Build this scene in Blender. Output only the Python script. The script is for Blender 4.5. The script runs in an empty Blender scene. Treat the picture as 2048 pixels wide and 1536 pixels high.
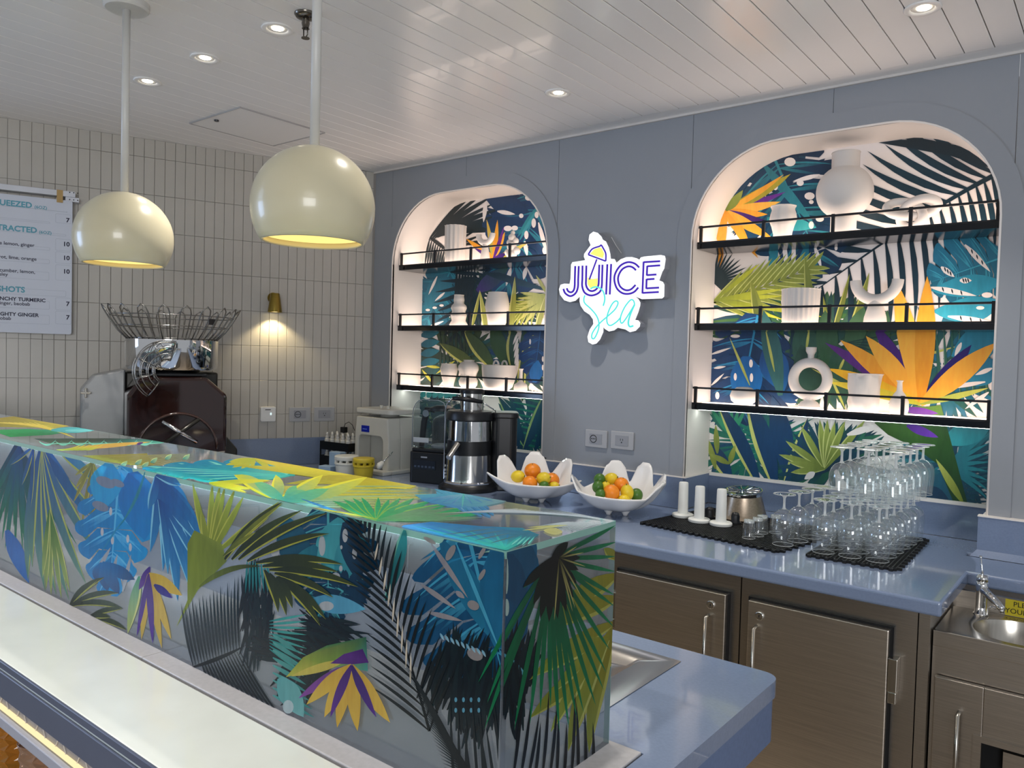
import bpy, bmesh, math, random
from mathutils import Vector, Matrix
random.seed(7)
PI = math.pi
S = bpy.context.scene
COL = S.collection

# ------------------------------------------------------------------ camera
FPX = 1559.45
YAW, PITCH, ROLL = math.radians(38.36857), math.radians(-1.86356), math.radians(-1.53774)
CAM = Vector((3.514, -3.1, 1.55))
_f = Vector((-math.sin(YAW)*math.cos(PITCH), math.cos(YAW)*math.cos(PITCH), math.sin(PITCH)))
_r = _f.cross(Vector((0, 0, 1))).normalized()
_d = _f.cross(_r)
_r, _d = math.cos(ROLL)*_r + math.sin(ROLL)*_d, -math.sin(ROLL)*_r + math.cos(ROLL)*_d
cd = bpy.data.cameras.new('camera'); cam = bpy.data.objects.new('camera', cd); COL.objects.link(cam)
cd.sensor_width = 36; cd.lens = FPX/2048*36; cd.clip_start = .02
mw = Matrix.Identity(4)
for i in range(3):
    mw[i][0] = _r[i]; mw[i][1] = -_d[i]; mw[i][2] = -_f[i]; mw[i][3] = CAM[i]
cam.matrix_world = mw
S.camera = cam

# ------------------------------------------------------------------ world, exposure, large lights
S.view_settings.view_transform = 'Standard'
try: S.view_settings.look = 'None'
except Exception: pass
S.view_settings.gamma = 1.0
S.view_settings.use_curve_mapping = False
S.view_settings.exposure = 0.0
S.cycles.transparent_max_bounces = 32
S.cycles.max_bounces = 10
w = bpy.data.worlds.new('world'); S.world = w; w.use_nodes = True
bg = w.node_tree.nodes['Background']
bg.inputs[0].default_value = (.90, .94, 1.0, 1); bg.inputs[1].default_value = .50

def area(name, loc, target, sx, sy, power, color):
    l = bpy.data.lights.new(name, 'AREA'); l.shape = 'RECTANGLE'; l.size = sx; l.size_y = sy
    l.energy = power; l.color = color
    o = bpy.data.objects.new(name, l); COL.objects.link(o); o.location = loc
    o.rotation_euler = (Vector(target)-Vector(loc)).to_track_quat('-Z', 'Y').to_euler()
    return o
# daylight through the windows of the open side of the venue
area('window_daylight', (-3.2, -5.6, 1.7), (1.6, -1.8, 1.0), 1.6, 1.8, 85, (.45, .64, 1.0))
area('window_daylight_front', (6.6, -6.4, 1.9), (1.5, -.5, 1.6), 2.4, 1.6, 150, (.96, .97, 1.0))

# ------------------------------------------------------------------ pixel helpers: a pixel is a direction, the plane it meets gives the distance
def ray(u, v): return _r*((u-1024)/FPX) + _d*((v-768)/FPX) + _f
def pX(u, v, x): q = ray(u, v); return CAM + q*((x-CAM.x)/q.x)
def pY(u, v, y): q = ray(u, v); return CAM + q*((y-CAM.y)/q.y)
def pZ(u, v, z): q = ray(u, v); return CAM + q*((z-CAM.z)/q.z)
TH = math.radians(22)
TD = Vector((math.sin(TH), math.cos(TH), 0))      # along the tiled wall towards the corner
TN = Vector((math.cos(TH), -math.sin(TH), 0))     # out of the tiled wall
def pT(u, v, o=0): q = ray(u, v); return CAM + q*((o-CAM.dot(TN))/q.dot(TN))
def wallT(s, z, o=0): return TN*o - TD*s + Vector((0, 0, z))
TROT = math.atan2(TN.y, TN.x) + PI/2               # local -Y looks out of the tiled wall

# ------------------------------------------------------------------ materials
def lin(c):
    if isinstance(c, str):
        c = c.lstrip('#'); c = [int(c[i:i+2], 16)/255 for i in (0, 2, 4)]
    return tuple(((x/12.92) if x <= .04045 else ((x+.055)/1.055)**2.4) for x in c[:3]) + (1,)
MATS = {}
def mat(name, col='#808080', rough=.5, metal=0, var=.04, scale=12, bump=0, bscale=60, trans=0, ior=1.45, emit=None, estr=0, coat=0, sss=0, stretch=None, spec=None):
    if name in MATS: return MATS[name]
    m = bpy.data.materials.new(name); m.use_nodes = True; MATS[name] = m
    nt = m.node_tree; b = nt.nodes['Principled BSDF']
    base = lin(col)
    b.inputs['Roughness'].default_value = rough; b.inputs['Metallic'].default_value = metal
    b.inputs['IOR'].default_value = ior; b.inputs['Transmission Weight'].default_value = trans
    b.inputs['Coat Weight'].default_value = coat
    if spec is not None: b.inputs['Specular IOR Level'].default_value = spec
    if sss: b.inputs['Subsurface Weight'].default_value = sss; b.inputs['Subsurface Radius'].default_value = (.02, .02, .02)
    tc = nt.nodes.new('ShaderNodeTexCoord'); mp = nt.nodes.new('ShaderNodeMapping')
    nt.links.new(tc.outputs['Object'], mp.inputs[0])
    if stretch: mp.inputs['Scale'].default_value = stretch
    no = nt.nodes.new('ShaderNodeTexNoise'); no.inputs['Scale'].default_value = scale; no.inputs['Detail'].default_value = 4
    nt.links.new(mp.outputs[0], no.inputs['Vector'])
    rp = nt.nodes.new('ShaderNodeValToRGB')
    rp.color_ramp.elements[0].position = .3; rp.color_ramp.elements[1].position = .7
    rp.color_ramp.elements[0].color = tuple(max(0, x*(1-var)) for x in base[:3]) + (1,)
    rp.color_ramp.elements[1].color = tuple(min(1, x*(1+var)) for x in base[:3]) + (1,)
    nt.links.new(no.outputs['Fac'], rp.inputs[0]); nt.links.new(rp.outputs[0], b.inputs['Base Color'])
    if bump:
        bp = nt.nodes.new('ShaderNodeBump'); bp.inputs['Strength'].default_value = bump; bp.inputs['Distance'].default_value = .002
        n2 = nt.nodes.new('ShaderNodeTexNoise'); n2.inputs['Scale'].default_value = bscale
        nt.links.new(mp.outputs[0], n2.inputs['Vector'])
        nt.links.new(n2.outputs['Fac'], bp.inputs['Height']); nt.links.new(bp.outputs[0], b.inputs['Normal'])
    if emit:
        b.inputs['Emission Color'].default_value = lin(emit); b.inputs['Emission Strength'].default_value = estr
    return m

def thin_glass(name, tint='#f4f8f8', refl=1.0, haze=0.0, hazecol='#9aa4b0', rough=.02, ior=1.45):
    """pane or thin shell: clear, mirror-like at grazing angles, with an optional milky share"""
    if name in MATS: return MATS[name]
    m = bpy.data.materials.new(name); m.use_nodes = True; MATS[name] = m
    nt = m.node_tree; nt.nodes.clear(); N = nt.nodes.new; L = nt.links.new
    out = N('ShaderNodeOutputMaterial'); tr = N('ShaderNodeBsdfTransparent'); gl = N('ShaderNodeBsdfGlossy')
    tr.inputs[0].default_value = lin(tint); gl.inputs[0].default_value = (refl, refl, refl, 1); gl.inputs['Roughness'].default_value = rough
    fr = N('ShaderNodeFresnel'); ge = N('ShaderNodeNewGeometry'); mi = N('ShaderNodeMapRange')   # same reflectance from both faces of a thin sheet
    mi.inputs['To Min'].default_value = ior; mi.inputs['To Max'].default_value = 1/ior
    L(ge.outputs['Backfacing'], mi.inputs['Value']); L(mi.outputs[0], fr.inputs['IOR'])
    base = tr.outputs[0]
    if haze:
        df = N('ShaderNodeBsdfDiffuse'); tl = N('ShaderNodeBsdfTranslucent')
        no = N('ShaderNodeTexNoise'); no.inputs['Scale'].default_value = 3
        tc = N('ShaderNodeTexCoord'); L(tc.outputs['Object'], no.inputs['Vector'])
        rp = N('ShaderNodeValToRGB'); hc = lin(hazecol)
        rp.color_ramp.elements[0].color = tuple(x*.92 for x in hc[:3])+(1,); rp.color_ramp.elements[1].color = hc
        L(no.outputs['Fac'], rp.inputs[0]); L(rp.outputs[0], df.inputs[0]); L(rp.outputs[0], tl.inputs[0])
        md = N('ShaderNodeMixShader'); L(df.outputs[0], md.inputs[1]); L(tl.outputs[0], md.inputs[2])
        m1 = N('ShaderNodeMixShader'); m1.inputs[0].default_value = haze
        L(tr.outputs[0], m1.inputs[1]); L(md.outputs[0], m1.inputs[2]); base = m1.outputs[0]
    mx = N('ShaderNodeMixShader'); L(fr.outputs[0], mx.inputs[0]); L(base, mx.inputs[1]); L(gl.outputs[0], mx.inputs[2])
    L(mx.outputs[0], out.inputs[0])
    return m

def emis(name, col, strength):
    if name in MATS: return MATS[name]
    m = bpy.data.materials.new(name); m.use_nodes = True; MATS[name] = m
    nt = m.node_tree; nt.nodes.clear()
    out = nt.nodes.new('ShaderNodeOutputMaterial'); e = nt.nodes.new('ShaderNodeEmission')
    e.inputs[0].default_value = lin(col); e.inputs[1].default_value = strength
    nt.links.new(e.outputs[0], out.inputs[0]); return m

def print_mat(name, translucent=.0, rough=.35):
    """printed film: the ink colour is stored per vertex in the attribute Col"""
    if name in MATS: return MATS[name]
    m = bpy.data.materials.new(name); m.use_nodes = True; MATS[name] = m
    nt = m.node_tree; b = nt.nodes['Principled BSDF']; b.inputs['Roughness'].default_value = rough
    at = nt.nodes.new('ShaderNodeVertexColor'); at.layer_name = 'Col'
    no = nt.nodes.new('ShaderNodeTexNoise'); no.inputs['Scale'].default_value = 9; no.inputs['Detail'].default_value = 3
    mp = nt.nodes.new('ShaderNodeMapping'); mp.inputs['Scale'].default_value = (9, 9, 2)
    tc = nt.nodes.new('ShaderNodeTexCoord'); nt.links.new(tc.outputs['Object'], mp.inputs[0]); nt.links.new(mp.outputs[0], no.inputs['Vector'])
    mx = nt.nodes.new('ShaderNodeMixRGB'); mx.blend_type = 'OVERLAY'; mx.inputs[0].default_value = .22
    nt.links.new(at.outputs[0], mx.inputs[1]); nt.links.new(no.outputs['Fac'], mx.inputs[2])
    nt.links.new(mx.outputs[0], b.inputs['Base Color'])
    if translucent:
        tl = nt.nodes.new('ShaderNodeBsdfTranslucent'); nt.links.new(mx.outputs[0], tl.inputs[0])
        ms = nt.nodes.new('ShaderNodeMixShader'); ms.inputs[0].default_value = translucent
        out = [n for n in nt.nodes if n.type == 'OUTPUT_MATERIAL'][0]
        nt.links.new(b.outputs[0], ms.inputs[1]); nt.links.new(tl.outputs[0], ms.inputs[2]); nt.links.new(ms.outputs[0], out.inputs[0])
    return m

# ------------------------------------------------------------------ mesh builder
class MB:
    def __init__(s): s.v = []; s.f = []; s.c = None
    def add(s, vs, fs, M=None):
        o = len(s.v)
        s.v += [tuple(M @ Vector(p)) if M is not None else tuple(p) for p in vs]
        s.f += [tuple(i+o for i in f) for f in fs]; return s
    def box(s, x0, x1, y0, y1, z0, z1, M=None):
        return s.add([(x0,y0,z0),(x1,y0,z0),(x1,y1,z0),(x0,y1,z0),(x0,y0,z1),(x1,y0,z1),(x1,y1,z1),(x0,y1,z1)],
                     [(3,2,1,0),(4,5,6,7),(0,1,5,4),(1,2,6,5),(2,3,7,6),(3,0,4,7)], M)
    def cbox(s, c, d, M=None):
        return s.box(c[0]-d[0]/2, c[0]+d[0]/2, c[1]-d[1]/2, c[1]+d[1]/2, c[2]-d[2]/2, c[2]+d[2]/2, M)
    def prism(s, pts, z0, z1, M=None):
        n = len(pts)
        return s.add([(p[0],p[1],z0) for p in pts]+[(p[0],p[1],z1) for p in pts],
                     [tuple(range(n-1,-1,-1)), tuple(range(n,2*n))]+[(i,(i+1)%n,n+(i+1)%n,n+i) for i in range(n)], M)
    def prismY(s, pts, y0, y1, M=None):      # outline in x,z extruded along y (y0 nearer the viewer)
        n = len(pts)
        return s.add([(p[0],y0,p[1]) for p in pts]+[(p[0],y1,p[1]) for p in pts],
                     [tuple(range(n)), tuple(range(2*n-1,n-1,-1))]+[(i,n+i,n+(i+1)%n,(i+1)%n) for i in range(n)], M)
    def lathe(s, prof, n=32, M=None, fn=None, cap=True):
        """prof: (radius, z) list; fn(angle, radius, z) may return a changed radius"""
        vs = []; fs = []
        for r, z in prof:
            for k in range(n):
                a = 2*PI*k/n; rr = fn(a, r, z) if fn else r
                vs.append((rr*math.cos(a), rr*math.sin(a), z))
        for j in range(len(prof)-1):
            for k in range(n):
                fs.append((j*n+k, j*n+(k+1)%n, (j+1)*n+(k+1)%n, (j+1)*n+k))
        if cap:
            if prof[0][0] > 1e-5: fs.append(tuple(range(n-1, -1, -1)))
            if prof[-1][0] > 1e-5: fs.append(tuple((len(prof)-1)*n+k for k in range(n)))
        return s.add(vs, fs, M)
    def tube(s, pts, r, n=8, closed=False, M=None, cap=True):
        P = [Vector(p) for p in pts]; m = len(P)
        vs = []; fs = []; prev = None
        for i in range(m):
            if closed: t = P[(i+1) % m]-P[i-1]
            else: t = P[min(i+1, m-1)]-P[max(i-1, 0)]
            t.normalize()
            if prev is None:
                a = Vector((0,0,1)) if abs(t.z) < .9 else Vector((1,0,0)); u = t.cross(a).normalized()
            else: u = (prev - t*prev.dot(t)).normalized()
            prev = u; w_ = t.cross(u)
            rr = r[i] if isinstance(r, (list, tuple)) else r
            for k in range(n):
                a = 2*PI*k/n; vs.append(tuple(P[i]+u*(rr*math.cos(a))+w_*(rr*math.sin(a))))
        for i in range(m if closed else m-1):
            j = (i+1) % m
            for k in range(n): fs.append((i*n+k, i*n+(k+1) % n, j*n+(k+1) % n, j*n+k))
        if not closed and cap:
            fs.append(tuple(range(n-1,-1,-1))); fs.append(tuple((m-1)*n+k for k in range(n)))
        return s.add(vs, fs, M)
    def grid(s, fn, nu, nv, closeu=False, M=None):
        vs = [fn(i/(nu if closeu else nu-1), j/(nv-1)) for j in range(nv) for i in range(nu)]
        fs = []
        for j in range(nv-1):
            for i in range(nu if closeu else nu-1):
                fs.append((j*nu+i, j*nu+(i+1)%nu, (j+1)*nu+(i+1)%nu, (j+1)*nu+i))
        return s.add(vs, fs, M)
    def mesh(s, name):
        me = bpy.data.meshes.new(name); me.from_pydata(s.v, [], s.f); me.validate(); me.update(); return me
    def build(s, name, m, parent=None, smooth=False, bevel=0, solid=0, subsurf=0, segs=2, fix=True):
        me = s.mesh(name)
        if fix:
            bm = bmesh.new(); bm.from_mesh(me); bmesh.ops.recalc_face_normals(bm, faces=bm.faces); bm.to_mesh(me); bm.free()
        if m is not None: me.materials.append(m)
        o = bpy.data.objects.new(name, me); COL.objects.link(o)
        if parent is not None: o.parent = parent
        if smooth:
            for p in me.polygons: p.use_smooth = True
        if solid:
            q = o.modifiers.new('solid', 'SOLIDIFY'); q.thickness = solid; q.offset = 0
        if bevel:
            q = o.modifiers.new('bevel', 'BEVEL'); q.width = bevel; q.segments = segs; q.limit_method = 'ANGLE'; q.angle_limit = math.radians(35)
        if subsurf:
            q = o.modifiers.new('sub', 'SUBSURF'); q.levels = subsurf; q.render_levels = subsurf
        if smooth == 'auto':
            try: me.set_sharp_from_angle(angle=math.radians(40))
            except Exception: pass
        return o

def tag(o, label=None, cat=None, group=None, kind=None):
    if label: o['label'] = label
    if cat: o['category'] = cat
    if group: o['group'] = group
    if kind: o['kind'] = kind
    return o
def thing(name, label, cat, loc=(0,0,0), rz=0, group=None):
    o = bpy.data.objects.new(name, None); COL.objects.link(o); o.location = loc; o.rotation_euler = (0, 0, rz)
    o.empty_display_size = .05
    return tag(o, label, cat, group)
def put(o, loc, rz=0): o.location = loc; o.rotation_euler = (0, 0, rz); return o
def dup(root, loc, rz=None, label=None, group=None):
    r = root.copy(); COL.objects.link(r); r.location = loc
    if rz is not None: r.rotation_euler = (0, 0, rz)
    if label: r['label'] = label
    if group: r['group'] = group
    for ch in list(root.children):
        c = ch.copy(); COL.objects.link(c); c.parent = r
        for g in list(ch.children):
            d = g.copy(); COL.objects.link(d); d.parent = c
    return r
def arc(cx, cy, r, a0, a1, n=10): return [(cx+r*math.cos(a0+(a1-a0)*i/n), cy+r*math.sin(a0+(a1-a0)*i/n)) for i in range(n+1)]
def rrect(x0, x1, y0, y1, r, n=6):
    return arc(x1-r, y0+r, r, -PI/2, 0, n)+arc(x1-r, y1-r, r, 0, PI/2, n)+arc(x0+r, y1-r, r, PI/2, PI, n)+arc(x0+r, y0+r, r, PI, 1.5*PI, n)
def bez(p0, p1, p2, n=12):
    return [tuple((1-t)**2*a+2*t*(1-t)*b+t*t*c for a, b, c in zip(p0, p1, p2)) for t in [i/n for i in range(n+1)]]
def text2d(s, size, offset=0.0):
    """lettering as flat mesh data (verts in x,y; faces) with the built-in font"""
    cu = bpy.data.curves.new('lettering', 'FONT'); cu.body = s; cu.size = size; cu.offset = offset; cu.fill_mode = 'FRONT'; cu.resolution_u = 3
    o = bpy.data.objects.new('lettering', cu); COL.objects.link(o)
    dg = bpy.context.evaluated_depsgraph_get(); me = bpy.data.meshes.new_from_object(o.evaluated_get(dg))
    vs = [tuple(v.co) for v in me.vertices]; fs = [tuple(p.vertices) for p in me.polygons]
    bpy.data.objects.remove(o); bpy.data.curves.remove(cu); bpy.data.meshes.remove(me)
    return vs, fs

# ------------------------------------------------------------------ shared materials
m_panel = mat('wall_panel_paint', '#8e9298', .45, var=.02, scale=3)
m_lining = mat('niche_lining_paint', '#e9e2dc', .4, var=.02, scale=3)
m_ceil = mat('ceiling_paint', '#efedeb', .24, var=.015, scale=2, coat=.15)
m_tile = mat('wall_tile_glaze', '#b1ada5', .30, var=.05, scale=4)
m_grout = mat('tile_grout', '#96928d', .8)
m_blue = mat('blue_solid_surface', '#75849f', .10, var=.05, scale=150, coat=.4)
m_bluedark = mat('blue_edge', '#5a6f95', .2, var=.05, scale=100)
m_steel = mat('brushed_steel', '#b3aca3', .30, 1, var=.10, scale=8, stretch=(1, 1, 40), bump=.05, bscale=40)
m_steelh = mat('brushed_steel_bright', '#b9b4ab', .22, 1, var=.06, scale=10, stretch=(30, 1, 1))
m_chrome = mat('chrome', '#d8d8d8', .06, 1, var=.02)
m_black = mat('black_plastic', '#101216', .35, var=.1)
m_blackm = mat('black_powder_coat', '#0d1016', .45, var=.1)
m_white = mat('white_plastic', '#d8d8d6', .35, var=.02)
m_dark = mat('dark_void', '#07080a', .9)
m_led = emis('led_warm', '#ffe6d2', 9)
m_ledc = emis('led_cool', '#eafff6', 7)

CEIL = 2.618; CT = .92
# ------------------------------------------------------------------ floor and ceiling
mb = MB(); mb.box(-3, 5.2, -7, .3, -.05, 0)
tag(mb.build('floor', mat('floor_vinyl', '#7d7264', .4, var=.1)), 'dark brown vinyl floor behind the juice bar', None, kind='structure')
mb = MB(); mb.box(-3, 5.2, -7, .02, CEIL+.016, CEIL+.05)
ceil = tag(mb.build('ceiling', mat('ceiling_joint', '#8e8c8a', .8)), 'off white plank ceiling over the juice bar', None, kind='structure')
pw = .0875
pm = MB(); pm.box(0, pw-.003, -4.6, -.085, CEIL, CEIL+.018)
pme = None
for k in range(-52, 22):
    x = 2.859 + k*pw
    if pme is None:
        o = pm.build('plank', m_ceil, ceil, bevel=.0015, segs=1); pme = o.data
    else:
        o = bpy.data.objects.new('plank', pme); COL.objects.link(o); o.parent = ceil
        q = o.modifiers.new('bevel', 'BEVEL'); q.width = .0015; q.segments = 1
    o.location.x = x
mb = MB(); mb.box(-.02, 4.8, -.083, 0, CEIL+.001, CEIL+.018); mb.build('border_plank', m_ceil, ceil)
mb = MB(); mb.box(-.2, 4.8, -.012, .0, CEIL-.008, CEIL+.004)
tag(mb.build('trim_1', mat('ceiling_edge_trim', '#cfcac5', .4)), 'thin pale cornice strip between ceiling and niche wall', kind='structure')
# ------------------------------------------------------------------ niche wall
N1 = (.162, 1.262, 2.442, .37); N2 = (2.022, 3.150, 2.449, .37); ND = .245
def arch(nx, z0, off=0, n=14):
    x0, x1, zt, R = nx; x0 -= off; x1 += off; zt += off; R += off
    return [(x0, z0)]+arc(x0+R, zt-R, R, PI, PI/2, n)+arc(x1-R, zt-R, R, PI/2, 0, n)+[(x1, z0)]
mb = MB()
for nx in (N1, N2):
    a = arch(nx, CT-.05); n = len(a)
    mb.add([(p[0], 0, p[1]) for p in a]+[(p[0], ND+.01, p[1]) for p in a], [(i, i+1, n+i+1, n+i) for i in range(n-1)])
mb.box(-.3, 4.8, ND+.012, ND+.03, 0, CEIL)
wall = tag(mb.build('wall_back', m_lining, smooth='auto'), 'blue grey panelled wall with two lit arched niches', kind='structure')
JO = [0, .146, .712, 1.312, 2.010, 2.586, 3.183, 4.7]
def half(nx, left):
    a = arch(nx, CT-.04); h = len(a)//2; mid = (nx[0]+nx[1])/2
    return (a[:h] if left else a[h:])
for i in range(len(JO)-1):
    x0, x1 = JO[i]+.0012, JO[i+1]-.0012; zb, zt = CT-.04, CEIL
    if i == 1:   pts = [(x0, zb), (x0, zt), (x1, zt), (x1, N1[2])]+list(reversed(half(N1, True)[:-1]))
    elif i == 2: pts = [(x0, N1[2]), (x0, zt), (x1, zt), (x1, zb)]+list(reversed(half(N1, False)[1:]))
    elif i == 4: pts = [(x0, zb), (x0, zt), (x1, zt), (x1, N2[2])]+list(reversed(half(N2, True)[:-1]))
    elif i == 5: pts = [(x0, N2[2]), (x0, zt), (x1, zt), (x1, zb)]+list(reversed(half(N2, False)[1:]))
    else: pts = [(x0, zb), (x0, zt), (x1, zt), (x1, zb)]
    MB().prismY(pts, 0, .01).build('panel', m_panel, wall)
for nx in (N1, N2):
    a = arch(nx, CT+.138); b = arch(nx, CT+.138, .068)
    n = len(a); mb = MB()
    mb.add([(p[0], -.006, p[1]) for p in a]+[(p[0], -.006, p[1]) for p in b]+[(p[0], 0, p[1]) for p in a]+[(p[0], 0, p[1]) for p in b],
           [(i, i+1, n+i+1, n+i) for i in range(n-1)]+[(i, i+1, 2*n+i+1, 2*n+i) for i in range(n-1)]+[(n+i, n+i+1, 3*n+i+1, 3*n+i) for i in range(n-1)])
    o = mb.build('arch_surround', m_panel, wall)
    # pale edge bead of the opening
    MB().tube([(p[0], -.006, p[1]) for p in a], .004, 6).build('edge_bead', m_lining, wall, smooth=True)
# ------------------------------------------------------------------ tiled wall
tw = MB(); tw.box(-.01, 2.9, .006, .05, 0, CEIL)
wl = tag(tw.build('wall_left', m_grout), 'wall of upright stacked off white tiles with brass sconce', kind='structure')
wl.matrix_world = Matrix.Translation((0, 0, 0)) @ Matrix(((-TD.x, -TN.x, 0, 0), (-TD.y, -TN.y, 0, 0), (0, 0, 1, 0), (0, 0, 0, 1)))
# local x = distance from the corner, local -y = out of the wall
TP, RP = .0488, .1886; Z0 = 1.2055-RP
tm = MB(); tm.box(.0008, TP-.0008, 0, .008, .0008, RP-.0008)
t0 = None; tiles = []
for r in range(0, 9):
    for c in range(0, 56):
        x = .012+c*TP; z = Z0+r*RP; h = min(RP, CEIL-z)
        tiles.append((x+abs(z-1.8)*.3, x, z, h))
tiles.sort()
rest = MB()
for i, (k, x, z, h) in enumerate(tiles):
    if i < 300:
        if t0 is None:
            o = tm.build('tile', m_tile, wl, bevel=.0012, segs=1); t0 = o.data
        else:
            o = bpy.data.objects.new('tile', t0); COL.objects.link(o); o.parent = wl
            q = o.modifiers.new('bevel', 'BEVEL'); q.width = .0012; q.segments = 1
        o.location = (x, random.uniform(-.0003, .0003), z); o.scale.z = h/RP
    else: rest.box(x+.0008, x+TP-.0008, 0, .008, z+.0008, z+h-.0008)
tag(rest.build('tiles_rest', m_tile, wl), kind='stuff')
mb = MB(); mb.box(.0, 2.6, -.014, .0, CT, 1.066); mb.box(0, 2.6, -.016, 0, 1.066, 1.072)
o = tag(mb.build('trim_2', m_blue), 'blue upstand at the foot of the tiled wall', kind='structure'); o.matrix_world = wl.matrix_world
# ------------------------------------------------------------------ blue upstands of the niche wall
SP = 1.055
mb = MB()
mb.box(.016, N1[0], -.012, -.0005, CT, SP); mb.box(N1[1], N2[0], -.012, -.0005, CT, SP)
for nx in (N1, N2):
    mb.box(nx[0], nx[0]+.010, 0, ND, CT, SP); mb.box(nx[1]-.010, nx[1], 0, ND, CT, SP)
    mb.box(nx[0]+.010, nx[1]-.010, ND-.012, ND, CT, SP-.01)
mb.box(3.128, 4.6, -.032, -.0005, CT, SP)
mb.add([(3.11, -.05, CT), (4.6, -.05, CT), (4.6, -.032, CT+.022), (3.128, -.032, CT+.022), (3.11, 0, CT), (3.128, 0, CT+.022)], [(0,1,2,3), (0,3,5,4)])
tag(mb.build('trim_3', m_blue), 'blue upstand along the niche wall and round its piers', kind='structure')
mb = MB()
mb.box(.016, N1[0]+.012, -.013, 0, SP, SP+.005); mb.box(N1[1]-.012, N2[0]+.012, -.013, 0, SP, SP+.005); mb.box(3.126, 4.6, -.034, 0, SP, SP+.004)
for nx in (N1, N2):
    mb.box(nx[0], nx[0]+.012, 0, ND, SP, SP+.005); mb.box(nx[1]-.012, nx[1], 0, ND, SP, SP+.005)
    mb.box(nx[0]+.012, nx[1]-.012, ND-.016, ND, SP-.01, SP+.004)
tag(mb.build('trim_4', m_lining), 'cream capping bead on the blue upstand', kind='structure')
# ------------------------------------------------------------------ back worktop and cabinets
pts = [(3.140, -.727), (3.142, -.300), (4.4, -.318), (4.4, -.052), (3.10, -.052), (3.10, -.0), (N2[1], 0), (N2[1], ND-.014), (N2[0]+.011, ND-.014), (N2[0]+.011, -.013),
       (N1[1]-.011, -.013), (N1[1]-.011, ND-.014), (N1[0]+.011, ND-.014), (N1[0]+.011, -.013), (.03, -.015)]
a = TN*.016-TD*.04; b = TN*.016-TD*1.8; c = TN*.62-TD*1.8; d = TN*.62-TD*.534
pts += [(a.x, a.y), (b.x, b.y), (c.x, c.y), (d.x, -.727)]
mb = MB(); mb.prism(list(reversed(pts)), CT-.042, CT)
tag(mb.build('worktop', m_blue, bevel=.008, segs=3), 'long blue back worktop carrying the bar mats, bowls and juicers', 'worktop')

def handle(parent, x, y, z0, z1):
    mb = MB(); mb.tube([(x, y, z0), (x, y-.028, z0), (x, y-.028, z1), (x, y, z1)], .0055, 8)
    h = mb.build('handle', m_steelh, parent, smooth=True)
def lock(parent, x, y, z):
    M = Matrix.Translation((x, y, z)) @ Matrix.Rotation(PI/2, 4, 'X')
    l = MB().lathe([(.0, 0), (.014, 0), (.014, .004), (.012, .006), (.008, .005), (.0, .005)], 20, M).build('lock', m_chrome, parent, smooth=True)
    MB().cbox((x, y-.0062, z), (.002, .001, .007)).build('keyhole', m_black, l)
def cabinet(x0, x1, dx0, dx1, hinge, label, lk, at=None, rz=0, dp=.62):
    r = thing('steel_cabinet', label, 'cabinet', at or (x0, -.69, 0), rz, 'steel cabinets under the back worktop')
    w_ = x1-x0
    mb = MB(); mb.box(.001, w_-.001, .02, dp, .1, CT-.043); mb.box(.02, w_-.02, .06, dp-.02, 0, .1)
    mb.build('body', m_steel, r)
    f = MB(); f.box(.001, dx0-x0-.004, 0, .02, .1, CT-.043); f.box(dx1-x0+.004, w_-.001, 0, .02, .1, CT-.043); f.box(dx0-x0-.004, dx1-x0+.004, 0, .02, .818, CT-.043)
    f.build('face_frame', m_steel, r)
    g = MB(); g.box(dx0-x0-.006, dx1-x0+.010, -.016, .0, .115, .819); g.build('door_gasket', m_black, r)
    d = MB().box(dx0-x0, dx1-x0, -.034, -.014, .11, .812).build('door', mat('door_steel', '#cdc5ba', .33, 1, var=.10, scale=6, stretch=(1, 1, 50), bump=.04, bscale=30), r, bevel=.003)
    hx = dx0-x0+.03 if hinge == 'R' else dx1-x0-.055
    handle(d, hx, -.034, .40, .735)
    lock(d, hx+.008 if hinge == 'R' else hx+.006, -.034, .77)
    gx = dx1-x0+.012 if hinge == 'R' else dx0-x0-.012
    h = MB(); h.box(gx-.011, gx+.014, -.036, -.001, .64, .735); h.build('hinge', m_steelh, r, bevel=.002)
    h = MB(); h.box(gx-.010, gx+.012, -.03, -.001, .605, .638); h.build('hinge', m_steelh, r, bevel=.002)
cabinet(1.03, 1.548, 1.08, 1.50, 'R', 'steel cabinet under the worktop below the centrifugal juicer', 0)
cabinet(.46, 1.028, .51, .98, 'R', 'steel cabinet in the worktop corner below the ice shaver', 0)
for s0_, lb_ in ((1.30, 'steel cabinet below the orange juicer on the tiled wall'),):
    P_ = TN*.575-TD*s0_
    cabinet(0, .585, .05, .535, 'R', lb_, 0, (P_.x, P_.y, 0), TROT, .55)
cabinet(1.55, 2.072, 1.60, 2.03, 'R', 'steel cabinet half hidden behind the leaf printed glass screen', 0)
cabinet(2.074, 2.565, 2.123, 2.529, 'L', 'steel undercounter cabinet with door handle on its right by the lock', 0)
cabinet(2.567, 3.078, 2.603, 3.011, 'R', 'steel undercounter cabinet with round lock above a long left handle', 0)
r = thing('steel_filler', 'narrow plain steel post between cabinet and hand sink unit', 'panel', (3.08, -.69, 0))
MB().box(.0, .028, .0, .04, .0, CT-.043).build('post', m_steel, r); MB().box(.0, .028, .04, .36, .0, CT-.043).build('side_panel', m_steel, r)

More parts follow.
